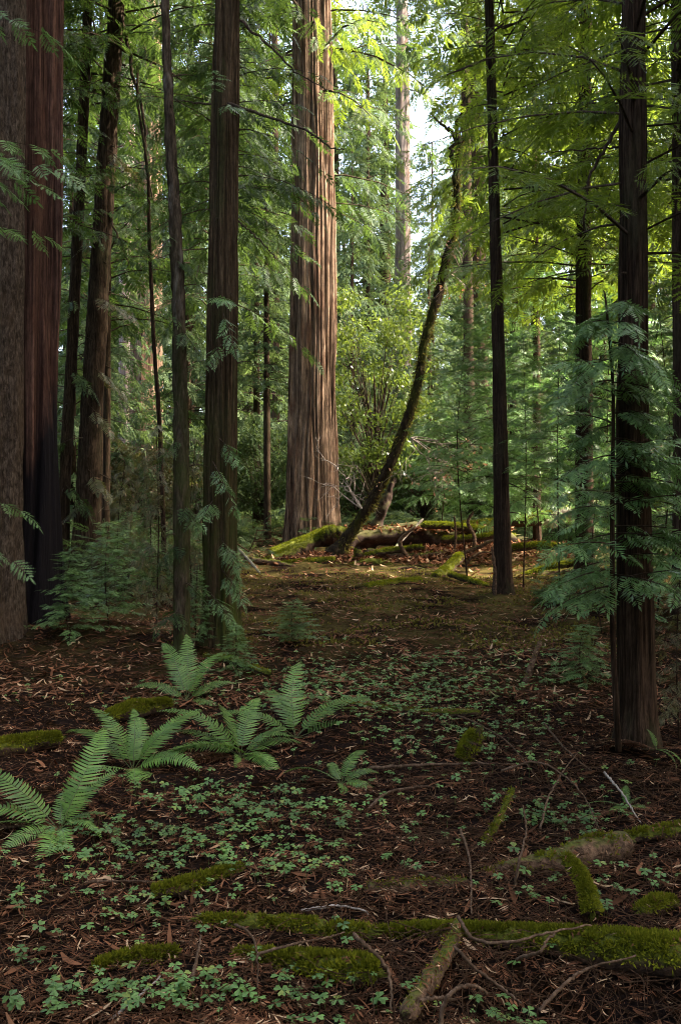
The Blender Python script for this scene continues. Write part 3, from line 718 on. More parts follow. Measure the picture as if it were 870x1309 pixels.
sapling('tiny seedling left of the thick dark trunk on the litter', 745, 860, 800, 'hemlockB', 5.0, 2.2, 8.0)

sapling('leafy seedling spreading over the foot of the charred redwood', 92, 828, 705, 'hemlockB', 2.0, 1.5, 9.6)
sapling('pale green seedling leaning between the two trunks left of the clearing', 252, 838, 730, 'hemlockA', 4.1, .9, 9.3)
sapling('dull green sapling filling the gap right of the brown leaning trunk', 185, 760, 600, 'farA', 1.1, .8, 14.5, name='young_conifer', z0=.05)
sapling('light green sapling low between the brown leaning trunk and the lichened one', 168, 745, 655, 'hemlockB', .4, 1.4, 16)
def shoots(t, d, items_px, sl_, seed, mat):
    g = GB(); r = np.random.default_rng(seed); items = []
    for (x0, y0, x1, y1) in items_px: items.append((P(x0, y0, d) - t[1], P(x1, y1, d + r.uniform(-.4, .3)) - t[1], .04, sl_ * r.uniform(.7, 1.2)))
    sprays_at(g, items, T_fine, seed, 6); g.build('side_shoots', [M[mat], M['branch']], t[0])
shoots(t5, 8.9, [(224, 330, 250, 352), (222, 300, 200, 330), (228, 400, 205, 440), (230, 420, 255, 455), (231, 520, 258, 540), (231, 560, 205, 590), (232, 640, 255, 680), (232, 690, 206, 720), (220, 210, 246, 230), (217, 150, 196, 176), (232, 740, 262, 770), (232, 780, 204, 800)], .15, 95, 'leaf_dark')
shoots(t4, 15.3, [(120, 470, 155, 500), (116, 520, 150, 560), (113, 600, 145, 640), (126, 380, 165, 400), (132, 300, 95, 330), (112, 640, 80, 670), (138, 190, 175, 230)], .3, 96, 'leaf_olive')
shoots(t3, 15.3, [(86, 560, 60, 590), (90, 470, 120, 500), (97, 380, 70, 410), (101, 280, 128, 310), (84, 620, 112, 650)], .28, 97, 'leaf_dark')

# sprays on the two left thin trunks
g = GB(); items = []; r = np.random.default_rng(91)
for (x0, y0, x1, y1) in [(285, 400, 300, 445), (283, 440, 262, 470), (280, 560, 315, 600), (272, 590, 300, 650), (275, 380, 290, 385), (283, 690, 300, 720), (272, 640, 255, 670), (290, 700, 305, 745), (270, 760, 300, 800), (285, 730, 312, 770), (275, 120, 275, 90), (285, 135, 310, 140)]:
    items.append((P(x0, y0, 9.42) - t6[1], P(x1, y1, 9.0 + r.uniform(-.3, .2)) - t6[1], .03, .16))
sprays_at(g, items, T_fine, 92, 6); g.build('side_shoots', [M['leaf_blue'], M['branch']], t6[0])

# ------------------------------------------------------------------ middle distance: shrubs and trees
shrub = P(478, 690, 29.5); shrub[2] = gh(shrub[0], shrub[1])
sh = thing('bay_tree', 'bright yellow-green leafy bush lit by sun right of the big redwood', 'shrub', shrub, 'leafy bushes of the middle distance')
g = GB(); broadleaf(g, 7.2, 2.0, 105, 85, .15, 101); g.build('crown', [M['leaf_sun'], M['branch']], sh)
g = GB(); tube(g, spl([[0, 0, -.1], [.1, 0, 2], [0, .1, 4.8]], 12), np.linspace(.08, .02, 12), 8, None); g.build('trunk', [M['bark_slim']], sh)
bushes = [
    ('green bush at the foot of the big redwood, left side', 335, 31, 3.2, 1.5, 'leaf_far'), ('low bush between the pale far trunks and the furrowed brown trunk', 250, 30, 3.4, 1.6, 'leaf_far'),
    ('leafy bush behind the leaning trunk base', 540, 31, 3.0, 1.6, 'leaf_dark'), ('grey-green bush far left behind the withered sapling', 180, 27, 2.6, 1.4, 'leaf_olive'),
    ('bush behind the fallen log right of the leaning trunk', 605, 32, 3.4, 1.7, 'leaf_far'), ('dense bush behind the pale broken log end', 720, 31, 3.4, 1.9, 'leaf_dark'),
    ('bush at the far right behind the dark trunks', 840, 28, 3.2, 1.8, 'leaf_far'), ('small green bush beneath the bright yellow-green one', 455, 33, 2.6, 1.5, 'leaf_far')]
for i, (lab, px, d, H, Rr, lm) in enumerate(bushes):
    b = P(px, 690, d); b[2] = gh(b[0], b[1]); root = thing('understory_bush', lab, 'bush', b, 'leafy bushes of the middle distance')
    g = GB(); broadleaf(g, H, Rr, 90, 60, .15, 110 + i); g.build('crown', [M[lm], M['branch']], root)
for i, (lab, px, d, topy, key, wd) in enumerate([
    ('mid-green conifer between the furrowed brown trunk and the big redwood', 328, 34, 130, 'farA', .9),
    ('loose conifer behind the thin lichened trunk', 240, 33, 60, 'farB', .9),
    ('pale green conifer behind the brown leaning trunk', 130, 30, 90, 'farA', .9),
    ('conifer right behind the big redwood, right side', 450, 40, 190, 'farB', .75),
    ('conifer framing the sky gap from below, behind the leaning trunk', 548, 38, 300, 'farA', .75),
    ('slender conifer whose tip reaches into the sky gap', 552, 42, 185, 'farB', .8),
    ('dark conifer behind the slim clearing trunk', 655, 32, 60, 'farB', .85),
    ('conifer between the half hidden trunk and the thick right trunk', 770, 28, 40, 'farA', .9),
    ('conifer at the far right edge behind the edge trunk', 865, 26, 40, 'farB', .9),
    ('conifer glimpsed between the charred redwood and the thin grey trunk', 92, 27, 40, 'farB', .8),
    ('far conifer left of the distant pale trunk, beside the big redwood', 470, 46, 20, 'farB', .8),
    ('far conifer over the distant reddish trunk', 612, 47, 50, 'farA', .8),
    ('far conifer left of the big redwood crown', 345, 46, -60, 'farB', .9),
    ('far conifer behind the broad pale trunk', 205, 46, -60, 'farA', 1.0)]):
    b = P(px, 690, d); b[2] = gh(b[0], b[1]); H = CZ + (HY - topy) / F * d
    root = thing('conifer_tree', lab, 'tree', b, 'conifers of the middle distance')
    g = GB(); tube(g, np.array([[0, 0, -.2], [0, 0, H * .5], [0, 0, H]]), [.14, .09, .02], 10, None); g.build('trunk', [M['bark_slim']], root)
    s = H * .93 / 12; link_mesh('crown', PROTO[key], root, (0, 0, H * .07), i * 1.7, (s * wd, s * wd, s))

# taller trees of the grove whose boughs hang into the top of the view
for i, (lab, x, y, cz, key, sc_, rz) in enumerate([
    ('redwood boughs hanging over the top left, behind the thin trunks', -4.6, 19.5, 4.6, 'redwoodA', 1.0, 1.1),
    ('redwood boughs between the lichened and furrowed trunks at the top', -2.9, 22.0, 5.6, 'redwoodB', .95, 2.1),
    ('dark hanging boughs right of the big redwood at the top', -0.75, 28.5, 9.0, 'redwoodB', 1.25, 3.3),
    ('redwood boughs at the top between the furrowed trunk and the big redwood', -2.27, 19.0, 6.2, 'redwoodA', .62, .2),
    ('dark boughs hanging behind the charred redwood and the thin grey trunk', -4.25, 14.0, 4.9, 'redwoodA', .62, 2.7),
    ('dark boughs hanging behind the furrowed brown trunk', -1.66, 14.2, 5.4, 'redwoodB', .55, 5.3),
    ('dense boughs high behind the brown leaning trunk', -5.9, 24.5, 6.0, 'redwoodB', 1.15, 4.4),
    ('dense boughs high behind the furrowed brown trunk, farther back', -3.15, 26.5, 7.5, 'redwoodA', 1.1, 1.9),
    ('boughs over the upper right corner', 6.5, 15.5, 4.6, 'yellowB', 1.25, 4.1),
    ('yellow-green boughs right of the slim clearing trunk at the top', 4.76, 19.5, 5.2, 'yellowA', 1.2, 5.1)]):
    b = np.array([x, y, float(gh(x, y))])
    root = thing('redwood_tree', lab, 'tree', b, 'grove trees with boughs in the top of the view')
    g = GB(); tube(g, spl([[0, 0, -.2], [.05, 0, 6], [0, 0, 18]], 40), np.linspace(.085, .03, 40), 14, knobby_disp(.08, .012, 200 + i)); g.build('trunk', [M['bark_slim']], root)
    link_mesh('crown', PROTO[key], root, (0, 0, cz), rz, sc_)

# unseen redwoods added to block sun and low sky light
g = GB(); tube(g, np.array([[0, 0, -.3], [0, 0, 10], [0, 0, 30]]), [.5, .4, .1], 20, redwood_disp(.4, .1, .03, 300)); TM = g.mesh('trunk', [M['bark_mid']])
rr = np.random.default_rng(303)
spots = [(9.0, 1.5), (10, 6), (11, 10.3), (12, 14), (14, 3.5), (15.5, 8.5), (15, -1), (16.5, 14.5), (20, 6), (19, 10), (-8, -1), (-7, -7), (-1, -9), (5, -8), (10.5, -5), (-9.5, 4.5), (-10.5, 9.5), (-12, 15), (22, 32.5), (26, 37), (24, 42), (31, 47), (34, 40), (36, 56), (42, 50), (31, 33), (-15, 22), (-17.5, 30), (-20, 38)]
for i, (x, y) in enumerate(spots):
    root = thing('redwood_tree', 'unseen redwood added to block sun and sky light', 'tree', (x, y, float(gh(x, y))), 'unseen redwoods added as light blockers')
    link_mesh('trunk', TM, root, (0, 0, 0), i)
    link_mesh('crown', PROTO['blocker_canopy'], root, (0, 0, (3.5 if x > 8 and y > -2 else 1.5) + rr.uniform(0, 2)), i * 2.1, (1.1, 1.1, (.62 if 11.5 < y < 21 else (.95 if x > 8 and y > -2 else .62))))

# far wood: one mass
g = GB(); rr = np.random.default_rng(404)
fw = GB()
crown(fw, H=22, nb=95, Lbot=4.2, Ltop=.7, spray=1.25, tmpl=T_far, seed=405, droop=.25, gap=.50, hang=.45, wood_r=0, z0=.5)
fV = np.concatenate(fw.V); fF = fw.F[0][0]
for i in range(46):
    d = rr.uniform(52, 92); px = -60 + 990 * ((i + rr.uniform(.1, .9)) / 46)
    if 528 < px < 572 and d < 95: px += 60
    a = rr.uniform(0, 6.28); s = rr.uniform(.8, 1.35); ca, sa = math.cos(a), math.sin(a)
    V = fV @ np.array([[ca, sa, 0], [-sa, ca, 0], [0, 0, 1]]) * np.array([s, s, s * 1.0]) + [(px - 435) / F * d, d, 0]
    g.add(V, fF, 0)
    tube(g, np.array([[0, 0, -.5], [0, 0, 12], [0, 0, 24 * s]]) + [(px - 435) / F * d, d, 0], [.5, .38, .1], 8, None, 1, False)
for i in range(26):
    d = rr.uniform(44, 60); px = -20 + 910 * (i + rr.uniform(0, 1)) / 26
    b = GB(); broadleaf(b, rr.uniform(3, 5), 3.0, 60, 30, .35, 500 + i)
    g.add(b.V[1] + [(px - 435) / F * d, d, 0], b.F[1][0] - b.F[1][0].min(), 0)
o = g.build('distant_woods', [M['leaf_far'], M['bark_slim']]); o['kind'] = 'stuff'; o['label'] = 'far wood of sunlit conifers closing the view'

# ------------------------------------------------------------------ logs
def moss_tufts(path, rad, n, seed, ln, lo=-.15, cover=1.0):
    r = np.random.default_rng(seed); m = len(path)
    k = r.uniform(0, m - 1.001, n); i = k.astype(int); f = (k - i)[:, None]
    c = path[i] * (1 - f) + path[i + 1] * f; rd = rad[i]
    T = path[i + 1] - path[i]; T /= np.linalg.norm(T, axis=1)[:, None]
    a = r.normal(0, .75, n)
    up = np.array([0, 0, 1.]) - T * T[:, 2:3]; up /= np.linalg.norm(up, axis=1)[:, None]
    sd = np.cross(T, up)
    nrm = up * np.cos(a)[:, None] + sd * np.sin(a)[:, None]
    keep = (.55 * vn(k * .16, a * 1.6 + 5, seed) + .45 * vn(k * .5, a * 4 + 9, seed + 3) < .12 + cover * .72) & (nrm[:, 2] > lo)
    c, rd, nrm = c[keep], rd[keep], nrm[keep]
    pos = c + nrm * (rd * .97)[:, None]
    d = nrm + r.normal(0, .55, nrm.shape) ; d /= np.linalg.norm(d, axis=1)[:, None]
    g = GB(); V, Fc = kites(pos, d, r.normal(0, 1, nrm.shape), ln * r.uniform(.5, 1.4, len(pos)), ln * .35, .1); g.add(V, Fc); return g

LOGTOPS = []
def log(label, pix, wpx, mat='log', d=None, name='mossy_log', cat='log', moss=2500, mlen=.016, k=.6, ns=26, n=70, amp=.17, seed=1, group='fallen logs and branches', dz=0, cover=.62, cat2=None):
    """pix: axis pixels; wpx: widths; d None: lies on the ground where the pixels say"""
    wp = np.interp(np.linspace(0, 1, len(pix)), np.linspace(0, 1, len(wpx)), wpx)
    pts = []; rad = []
    for i, ((px, py), w_) in enumerate(zip(pix, wp)):
        dd = CZ * F / ((py - HY) + k * w_ * .5) if d is None else (d if np.isscalar(d) else d[i])
        q = P(px, py, dd); q[2] += dz; pts.append(q); rad.append(w_ * .5 * dd / F)
    pts = np.array(pts); base = pts.mean(0).copy(); base[2] = gh(base[0], base[1])
    root = thing(name, label, cat, base, group)
    c = spl(pts, n) - base; rd = np.interp(np.linspace(0, 1, n), np.linspace(0, 1, len(rad)), rad)
    rm = float(np.mean(rd)); rs = np.random.default_rng(seed)
    c += np.cumsum(rs.normal(0, rm * .02, c.shape), 0) * np.array([.3, .3, .3])
    nn = max(5, int(2 * math.pi * rm / (rm * .9)))
    def dsp(th, s): return rm * amp * 3 * (vn(th * 5, s / rm * .5, seed, per=5) - .5) + rm * amp * 2 * (vn(th * 12, s / rm * 1.4, seed + 1, per=12) - .5)
    rd = rd * np.concatenate([[.62, .92], np.ones(n - 4), [.9, .6]]) * (1 + .16 * (vn(np.arange(n) / n * 9, 0 * np.arange(n), seed + 5) - .5))
    g = GB(); tube(g, c, rd, ns, dsp, 0)
    for e, sg in ((0, -1), (n - 1, 1)):                                  # splintered ends
        m_ = 26; a_ = rs.uniform(0, 2 * np.pi, m_); tg = (c[-1] - c[-4]) if sg > 0 else (c[0] - c[3]); tg = tg / np.linalg.norm(tg)
        q1 = np.cross(tg, [0, 0, 1.]) + 1e-6; q1 /= np.linalg.norm(q1); q2 = np.cross(q1, tg)
        o_ = q1 * np.cos(a_)[:, None] + q2 * np.sin(a_)[:, None]
        p_ = c[e] + o_ * (rd[n // 2] * rs.uniform(.2, .75, m_))[:, None] - tg * rm * .35
        d_ = tg + o_ * .18 + rs.normal(0, .10, (m_, 3)); d_ /= np.linalg.norm(d_, axis=1)[:, None]
        Vk, Fk = kites(p_, d_, o_, rm * rs.uniform(.6, 1.5, m_), rm * .30, .15); g.add(Vk, Fk, 0)
    if pts[:, 1].mean() < 9: LOGTOPS.append((c + base, rd))
    g.build('log_body', [M[mat]], root)
    if moss:
        if pts[:, 1].mean() < 7: mlen *= 1.6
        moss_tufts(c, rd * 1.02, moss, seed, mlen, cover=cover).build('moss', [M['moss_sun' if pts[:, 1].mean() > 12 else 'moss']], root)
    return root

# foreground
log('thick moss-topped log across the lower right corner, longest in the foreground', [(480, 1196), (560, 1193), (640, 1200), (720, 1206), (800, 1216), (885, 1226)], [14, 20, 26, 34, 44, 50], moss=15000, mlen=.013, seed=21, cover=.72, n=110, ns=36)
log('short thick mossy log at the bottom, left of the broken brown branch', [(300, 1226), (360, 1232), (420, 1242), (482, 1246)], [16, 26, 36, 34], moss=10000, mlen=.014, seed=22, cover=.62, n=80, ns=34)
log('thin dark-ended mossy log just above the short thick one', [(255, 1180), (330, 1184), (400, 1190), (480, 1196)], [16, 24, 26, 22], moss=6000, mlen=.012, seed=23, cover=.6)
log('tapered log with bare grey wood end and mossy thick end', [(612, 1124), (660, 1112), (720, 1098), (770, 1084), (800, 1080)], [14, 24, 31, 36, 28], mat='log_bare', moss=3500, mlen=.012, seed=24, cover=.4, n=90, ns=34)
log('narrow bright green mossy stick propped between two logs', [(722, 1102), (738, 1124), (750, 1150), (756, 1176)], [12, 18, 20, 22], d=[3.80, 3.70, 3.62, 3.56], moss=3500, mlen=.009, seed=25, name='mossy_stick', cat='stick', cover=.95, dz=.02)
log('brown broken branch pointing to the bottom edge, crossing under the mossy log', [(585, 1192), (570, 1230), (548, 1265), (518, 1312)], [14, 20, 23, 25], mat='log_bare', moss=350, mlen=.008, seed=26, name='broken_branch', cat='branch', dz=.03)
log('flat moss-covered log strip under the sorrel at lower left', [(195, 1143), (250, 1130), (310, 1112)], [14, 20, 12], moss=3500, mlen=.013, seed=27, cover=.55)
log('low mossy ridge of buried wood left of the short thick log', [(120, 1240), (170, 1228), (225, 1222)], [10, 18, 14], moss=3500, mlen=.014, seed=28, cover=.6)
log('mossy log end at the left edge above the nearest fern', [(-20, 962), (20, 954), (55, 948), (74, 945)], [24, 22, 18, 14], moss=4500, mlen=.016, seed=29, cover=.8)
log('mossy log lying behind the second fern', [(138, 918), (170, 908), (216, 902)], [14, 20, 14], moss=4000, mlen=.016, seed=30, cover=.85)
log('mossy stump knob standing in the open litter', [(596, 970), (604, 954), (612, 938)], [24, 26, 18], d=[5.75, 5.75, 5.75], moss=2500, mlen=.014, seed=31, name='mossy_stump', cat='stump', cover=.95)
log('mossy buried log at the right edge below the hanging fern', [(800, 1072), (840, 1066), (890, 1060)], [14, 18, 20], moss=2500, mlen=.012, seed=32, cover=.5)
log('mossy lump by the right edge above the longest log', [(815, 1168), (838, 1158), (860, 1155)], [16, 22, 14], moss=2500, mlen=.011, seed=33, cover=.7)
log('half buried dark wood left of the tapered log', [(470, 1140), (530, 1136), (600, 1132)], [18, 22, 18], mat='log_bare', moss=500, mlen=.01, seed=34, name='rotten_log')
log('slim mossy branch standing out of twigs above the tapered log', [(618, 1080), (636, 1050), (655, 1010)], [10, 9, 6], moss=900, mlen=.009, seed=35, name='mossy_stick', cat='stick', cover=.5, d=[4.45, 4.55, 4.65])
# middle ground
log('long mossy stick lying across the clearing', [(440, 898), (500, 906), (560, 911), (612, 911)], [5, 6, 8, 9], moss=1800, mlen=.012, seed=36, name='mossy_stick', cat='stick', cover=.45)
log('short pale stick leaning up from the clearing litter', [(671, 874), (680, 846), (690, 820)], [8, 7, 6], mat='log_bare', d=[8.1, 8.2, 8.3], moss=300, mlen=.012, seed=37, name='leaning_stick', cat='stick', cover=.4)
log('curved mossy branch arching over litter at the foot of the left trunks', [(76, 826), (110, 820), (160, 818), (200, 824), (226, 828)], [10, 12, 12, 12, 10], moss=2200, mlen=.02, seed=38, name='mossy_branch', cat='branch', cover=.7)
log('low branch continuing right from the foot of the thin lichened trunk', [(262, 840), (300, 846), (345, 862)], [9, 9, 7], moss=900, mlen=.02, seed=39, name='mossy_branch', cat='branch', cover=.5)
log('mossy branch at the left edge by the grey trunk foot', [(-15, 838), (15, 833), (42, 829)], [8, 8, 6], moss=1400, mlen=.02, seed=40, name='mossy_branch', cat='branch', cover=.95)
log('bright moss-covered log lying flat in the far clearing', [(466, 752), (500, 747), (536, 743)], [9, 11, 9], moss=2500, mlen=.035, seed=41, cover=.95)
log('bright mossy log sloping up right in front of the fallen log', [(556, 741), (572, 728), (588, 711)], [14, 13, 11], d=[17.6, 18.0, 18.4], moss=2500, mlen=.035, seed=42, cover=.98)
log('thin mossy stick slanting down right beside the sloping mossy log', [(574, 734), (598, 742), (622, 750)], [7, 7, 6], moss=1600, mlen=.03, seed=43, name='mossy_stick', cat='stick', cover=.95)
# fallen trees by the big redwood
log('large decayed fallen log heaped with brown leaves under the leaning trunk', [(425, 700), (470, 688), (530, 684), (600, 688), (660, 694)], [22, 30, 30, 26, 20], mat='log_red', d=[21.8, 22.2, 22.4, 22.6, 22.8], moss=4500, mlen=.05, seed=44, cover=.45, amp=.26, name='fallen_log')
log('moss-topped pole lying on the big decayed log', [(540, 672), (580, 673), (625, 679)], [8, 9, 7], d=[21.9, 21.9, 21.9], moss=2200, mlen=.045, seed=45, cover=.9)
log('long mossy fallen trunk reaching right to the pale broken end', [(590, 673), (640, 670), (690, 664), (738, 657)], [12, 14, 15, 17], d=[24, 24, 23.6, 23.2], moss=4500, mlen=.05, seed=46, cover=.7)
log('second mossy pole low behind the slim clearing trunk', [(565, 690), (610, 688), (650, 680)], [7, 8, 7], d=[21.4, 21.4, 21.4], moss=1800, mlen=.045, seed=47, cover=.8)
log('pale bleached broken log end at the right', [(700, 668), (730, 656), (766, 646)], [16, 20, 14], mat='palewood', d=[22.6, 22.6, 22.6], moss=0, seed=48, amp=.16, name='broken_log')
log('dark moss-tipped stub sticking up from the pale broken log', [(740, 656), (732, 645), (724, 633)], [8, 9, 8], d=[22.2, 22.2, 22.2], moss=400, mlen=.04, seed=49, name='broken_stub', cat='stub', cover=.6)
log('upper mossy log of the pair leaning on the big redwood foot', [(346, 708), (382, 694), (420, 678)], [10, 12, 12], d=[21.6, 22.2, 22.8], moss=2200, mlen=.045, seed=50, cover=.75)
log('lower mossy log of the pair leaning on the big redwood foot', [(334, 722), (372, 706), (414, 688)], [12, 15, 17], d=[20.6, 21.2, 21.8], moss=2600, mlen=.045, seed=51, cover=.7)
log('flat green mossy log below the leaning pair', [(360, 722), (395, 720), (428, 717)], [8, 10, 8], moss=2200, mlen=.04, seed=52, cover=.85, d=[20, 20, 20])
log('dark fallen branch on the litter left of the leaning pair', [(310, 708), (322, 716), (350, 720), (378, 726)], [5, 7, 8, 6], mat='log_bare', moss=300, mlen=.03, seed=53, name='fallen_branch', cat='branch', d=[20.5, 20, 19.8, 19.6])
log('broken slab of red wood behind the leaning trunk', [(470, 702), (484, 664), (495, 636), (502, 616)], [20, 16, 12, 6], mat='log_red', d=22.4, moss=0, seed=54, name='wood_slab', cat='wood')
log('short upright mossy peg in the brown leaf heap', [(457, 712), (458, 702)], [8, 7], d=[20.4, 20.4], moss=500, mlen=.035, seed=55, name='mossy_peg', cat='stub', n=12, cover=.9)
log('upright mossy stub right of the slim clearing trunk, amid hemlock sprays', [(740, 716), (744, 705), (742, 694)], [9, 10, 7], d=[17, 17, 17], moss=500, mlen=.03, seed=56, name='mossy_peg', cat='stub', n=14, cover=.9)
log('dark rotten log under the hemlocks at the right', [(690, 735), (730, 732), (780, 728)], [10, 12, 10], mat='log_bare', d=[17.5, 17.5, 17.5], moss=600, mlen=.03, seed=57, name='rotten_log')
log('thin dead stick standing beside the slim clearing trunk', [(632, 762), (632, 730), (628, 700)], [4, 4, 3], mat='log_bare', d=[13.8, 13.8, 13.8], moss=0, seed=58, name='dead_stick', cat='stick')
log('thin upright stick in front of the mossy poles', [(581, 702), (582, 680), (580, 660)], [3, 3, 2], mat='log_bare', d=[20.5, 20.5, 20.5], moss=0, seed=59, name='dead_stick', cat='stick')

log('crooked bare branch rising from the leaf heap before the leaning trunk', [(520, 712), (511, 692), (530, 674)], [5, 5, 3], mat='log_bare', d=[20.4, 20.4, 20.4], moss=0, seed=70, name='dead_branch', cat='branch')
log('thin grey branch lying along the front of the leaf heap', [(478, 737), (520, 726), (566, 734)], [5, 5, 4], mat='log_bare', d=[19.0, 19.2, 18.8], moss=0, seed=71, name='dead_branch', cat='branch')
log('dark rotten limb half buried below the big decayed log', [(468, 706), (520, 713), (566, 709)], [10, 13, 9], mat='log_bare', d=[20.7, 20.6, 20.6], moss=700, mlen=.04, seed=72, name='rotten_log', cover=.4)
log('mossy limb reaching right from the leaf heap behind the slim clearing trunk', [(648, 702), (694, 698), (745, 704)], [8, 9, 7], d=[20, 20, 20], moss=2200, mlen=.045, seed=73, name='mossy_branch', cat='branch', cover=.85)
log('pale stick leaning over the left end of the big decayed log', [(505, 700), (519, 684), (540, 664)], [3, 3.5, 2.5], mat='palewood', d=[21.0, 21.3, 21.6], moss=0, seed=74, name='leaning_stick', cat='stick')
log('pale stick sloping down left of the furrowed brown trunk foot, behind it', [(306, 702), (318, 716), (332, 732)], [3, 3.5, 3], mat='palewood', d=[16.5, 16.3, 16.1], moss=0, seed=75, name='dead_stick', cat='stick')

for lab, px_, w_, d_, ms, cv, nm, ct in [
    ('mossy bough lying across the foot of the leaning trunk to the right', [(450, 716), (490, 706), (540, 700)], [7, 8, 6], 20.6, 1800, .8, 'mossy_branch', 'branch'),
    ('dark crooked branch sticking up between the decayed log and the slim clearing trunk', [(600, 716), (606, 690), (598, 668), (604, 655)], [5, 5, 4, 3], 20.8, 0, 0, 'dead_branch', 'branch'),
    ('bare grey pole slanting over the leaf heap toward the slim clearing trunk', [(560, 716), (600, 704), (632, 690)], [4, 5, 4], 20.2, 0, 0, 'dead_branch', 'branch'),
    ('long mossy bough on the ground before the right-hand hemlocks', [(655, 742), (705, 726), (752, 716)], [7, 8, 6], 17.6, 2000, .85, 'mossy_branch', 'branch'),
    ('mossy hump of rotten wood left of the leaning trunk foot', [(408, 690), (424, 684), (442, 684)], [16, 22, 16], 21.6, 2600, .85, 'mossy_stump', 'stump'),
    ('short dark log end poking left out of the leaf heap', [(446, 726), (470, 720), (500, 722)], [9, 11, 9], 19.8, 700, .4, 'rotten_log', 'log'),
    ('upper mossy log far right behind the thick trunk, catching sun', [(752, 662), (800, 652), (856, 646)], [10, 12, 10], 24.0, 2200, .8, 'mossy_log', 'log'),
    ('thin bent stick curving over the front of the leaf heap', [(590, 736), (600, 716), (616, 706), (634, 708)], [2.5, 3, 2.5, 2], 19.6, 0, 0, 'dead_stick', 'stick')]:
    log(lab, px_, w_, mat='log' if ms else 'log_bare', d=d_, moss=ms, mlen=.042, seed=80 + len(lab), cover=cv, name=nm, cat=ct)

# ------------------------------------------------------------------ bleached dead branches
def dead_shrub(label, origin, d, n, spread, seed, lean_, leaves=0, name='dead_shrub', thick=.013, mat='paletwig'):
    r = np.random.default_rng(seed)
    b = P(*origin, d); bz = b.copy()
    root = thing(name, label, 'dead shrub', bz, 'bleached dead branches')
    g = GB(); A, B, C, R_ = [], [], [], []
    tips = []
    def grow(p, dr, L, lv, rad):
        for _ in range(1):
            e = p + dr * L; c = (p + e) / 2 + r.normal(0, .18, 3) * L
            A.append(p); B.append(c); C.append(e); R_.append(rad)
            if lv == 0: tips.append(e); return
            for k in range(r.integers(2, 4)):
                t = r.uniform(.35, 1); q = p * (1 - t) ** 2 + 2 * c * t * (1 - t) + e * t * t
                nd_ = dr + r.normal(0, .62, 3) + np.array([0, 0, -.12]); nd_ /= np.linalg.norm(nd_)
                grow(q, nd_, L * r.uniform(.5, .8), lv - 1, rad * .6)
    for i in range(n):
        dr = np.array(lean_) + r.normal(0, .45, 3); dr /= np.linalg.norm(dr)
        grow(np.zeros(3), dr, spread * r.uniform(.5, 1), 3, thick * 1.6)
    twigs(g, np.array(A), np.array(B), np.array(C), np.array(R_), 0)
    g.build('twigs', [M[mat]], root)
    if leaves:
        tp = np.array(tips); k = r.integers(0, len(tp), leaves); pos = tp[k] + r.normal(0, .05, (leaves, 3))
        d_ = r.normal(0, 1, pos.shape); d_ /= np.linalg.norm(d_, axis=1)[:, None]
        g = GB(); V, Fc = kites(pos, d_, r.normal(0, 1, pos.shape), .09 * r.uniform(.6, 1.3, leaves), .05); g.add(V, Fc); g.build('dead_leaves', [M['deadleaf']], root)
    return root
dead_shrub('bleached twiggy bush with withered orange leaves right of the leaning trunk', (525, 560), 20.6, 6, 1.0, 1, (.75, -.1, -.25), 90)
dead_shrub('pale bare twigs curling low beside the leaning trunk', (545, 600), 20.4, 4, .6, 2, (.7, 0, -.1), 40, thick=.010)
dead_shrub('thin white dead twigs crossing in front of the big redwood', (432, 598), 22, 2, .75, 3, (-.9, -.1, .15), 0, thick=.011)
dead_shrub('pale dead stalks left of the leaning trunk', (462, 650), 20.8, 4, .85, 4, (-.25, 0, .9), 0, thick=.014)
dead_shrub('bare twigs with orange leaves hanging beside the arched trunk top', (575, 350), 21, 4, .8, 5, (.5, 0, -.15), 45, thick=.011)
dead_shrub('grey bare twigs beneath the furrowed brown trunk on the right', (318, 705), 19, 3, .6, 6, (.1, 0, .8), 0, thick=.010, mat='twig')

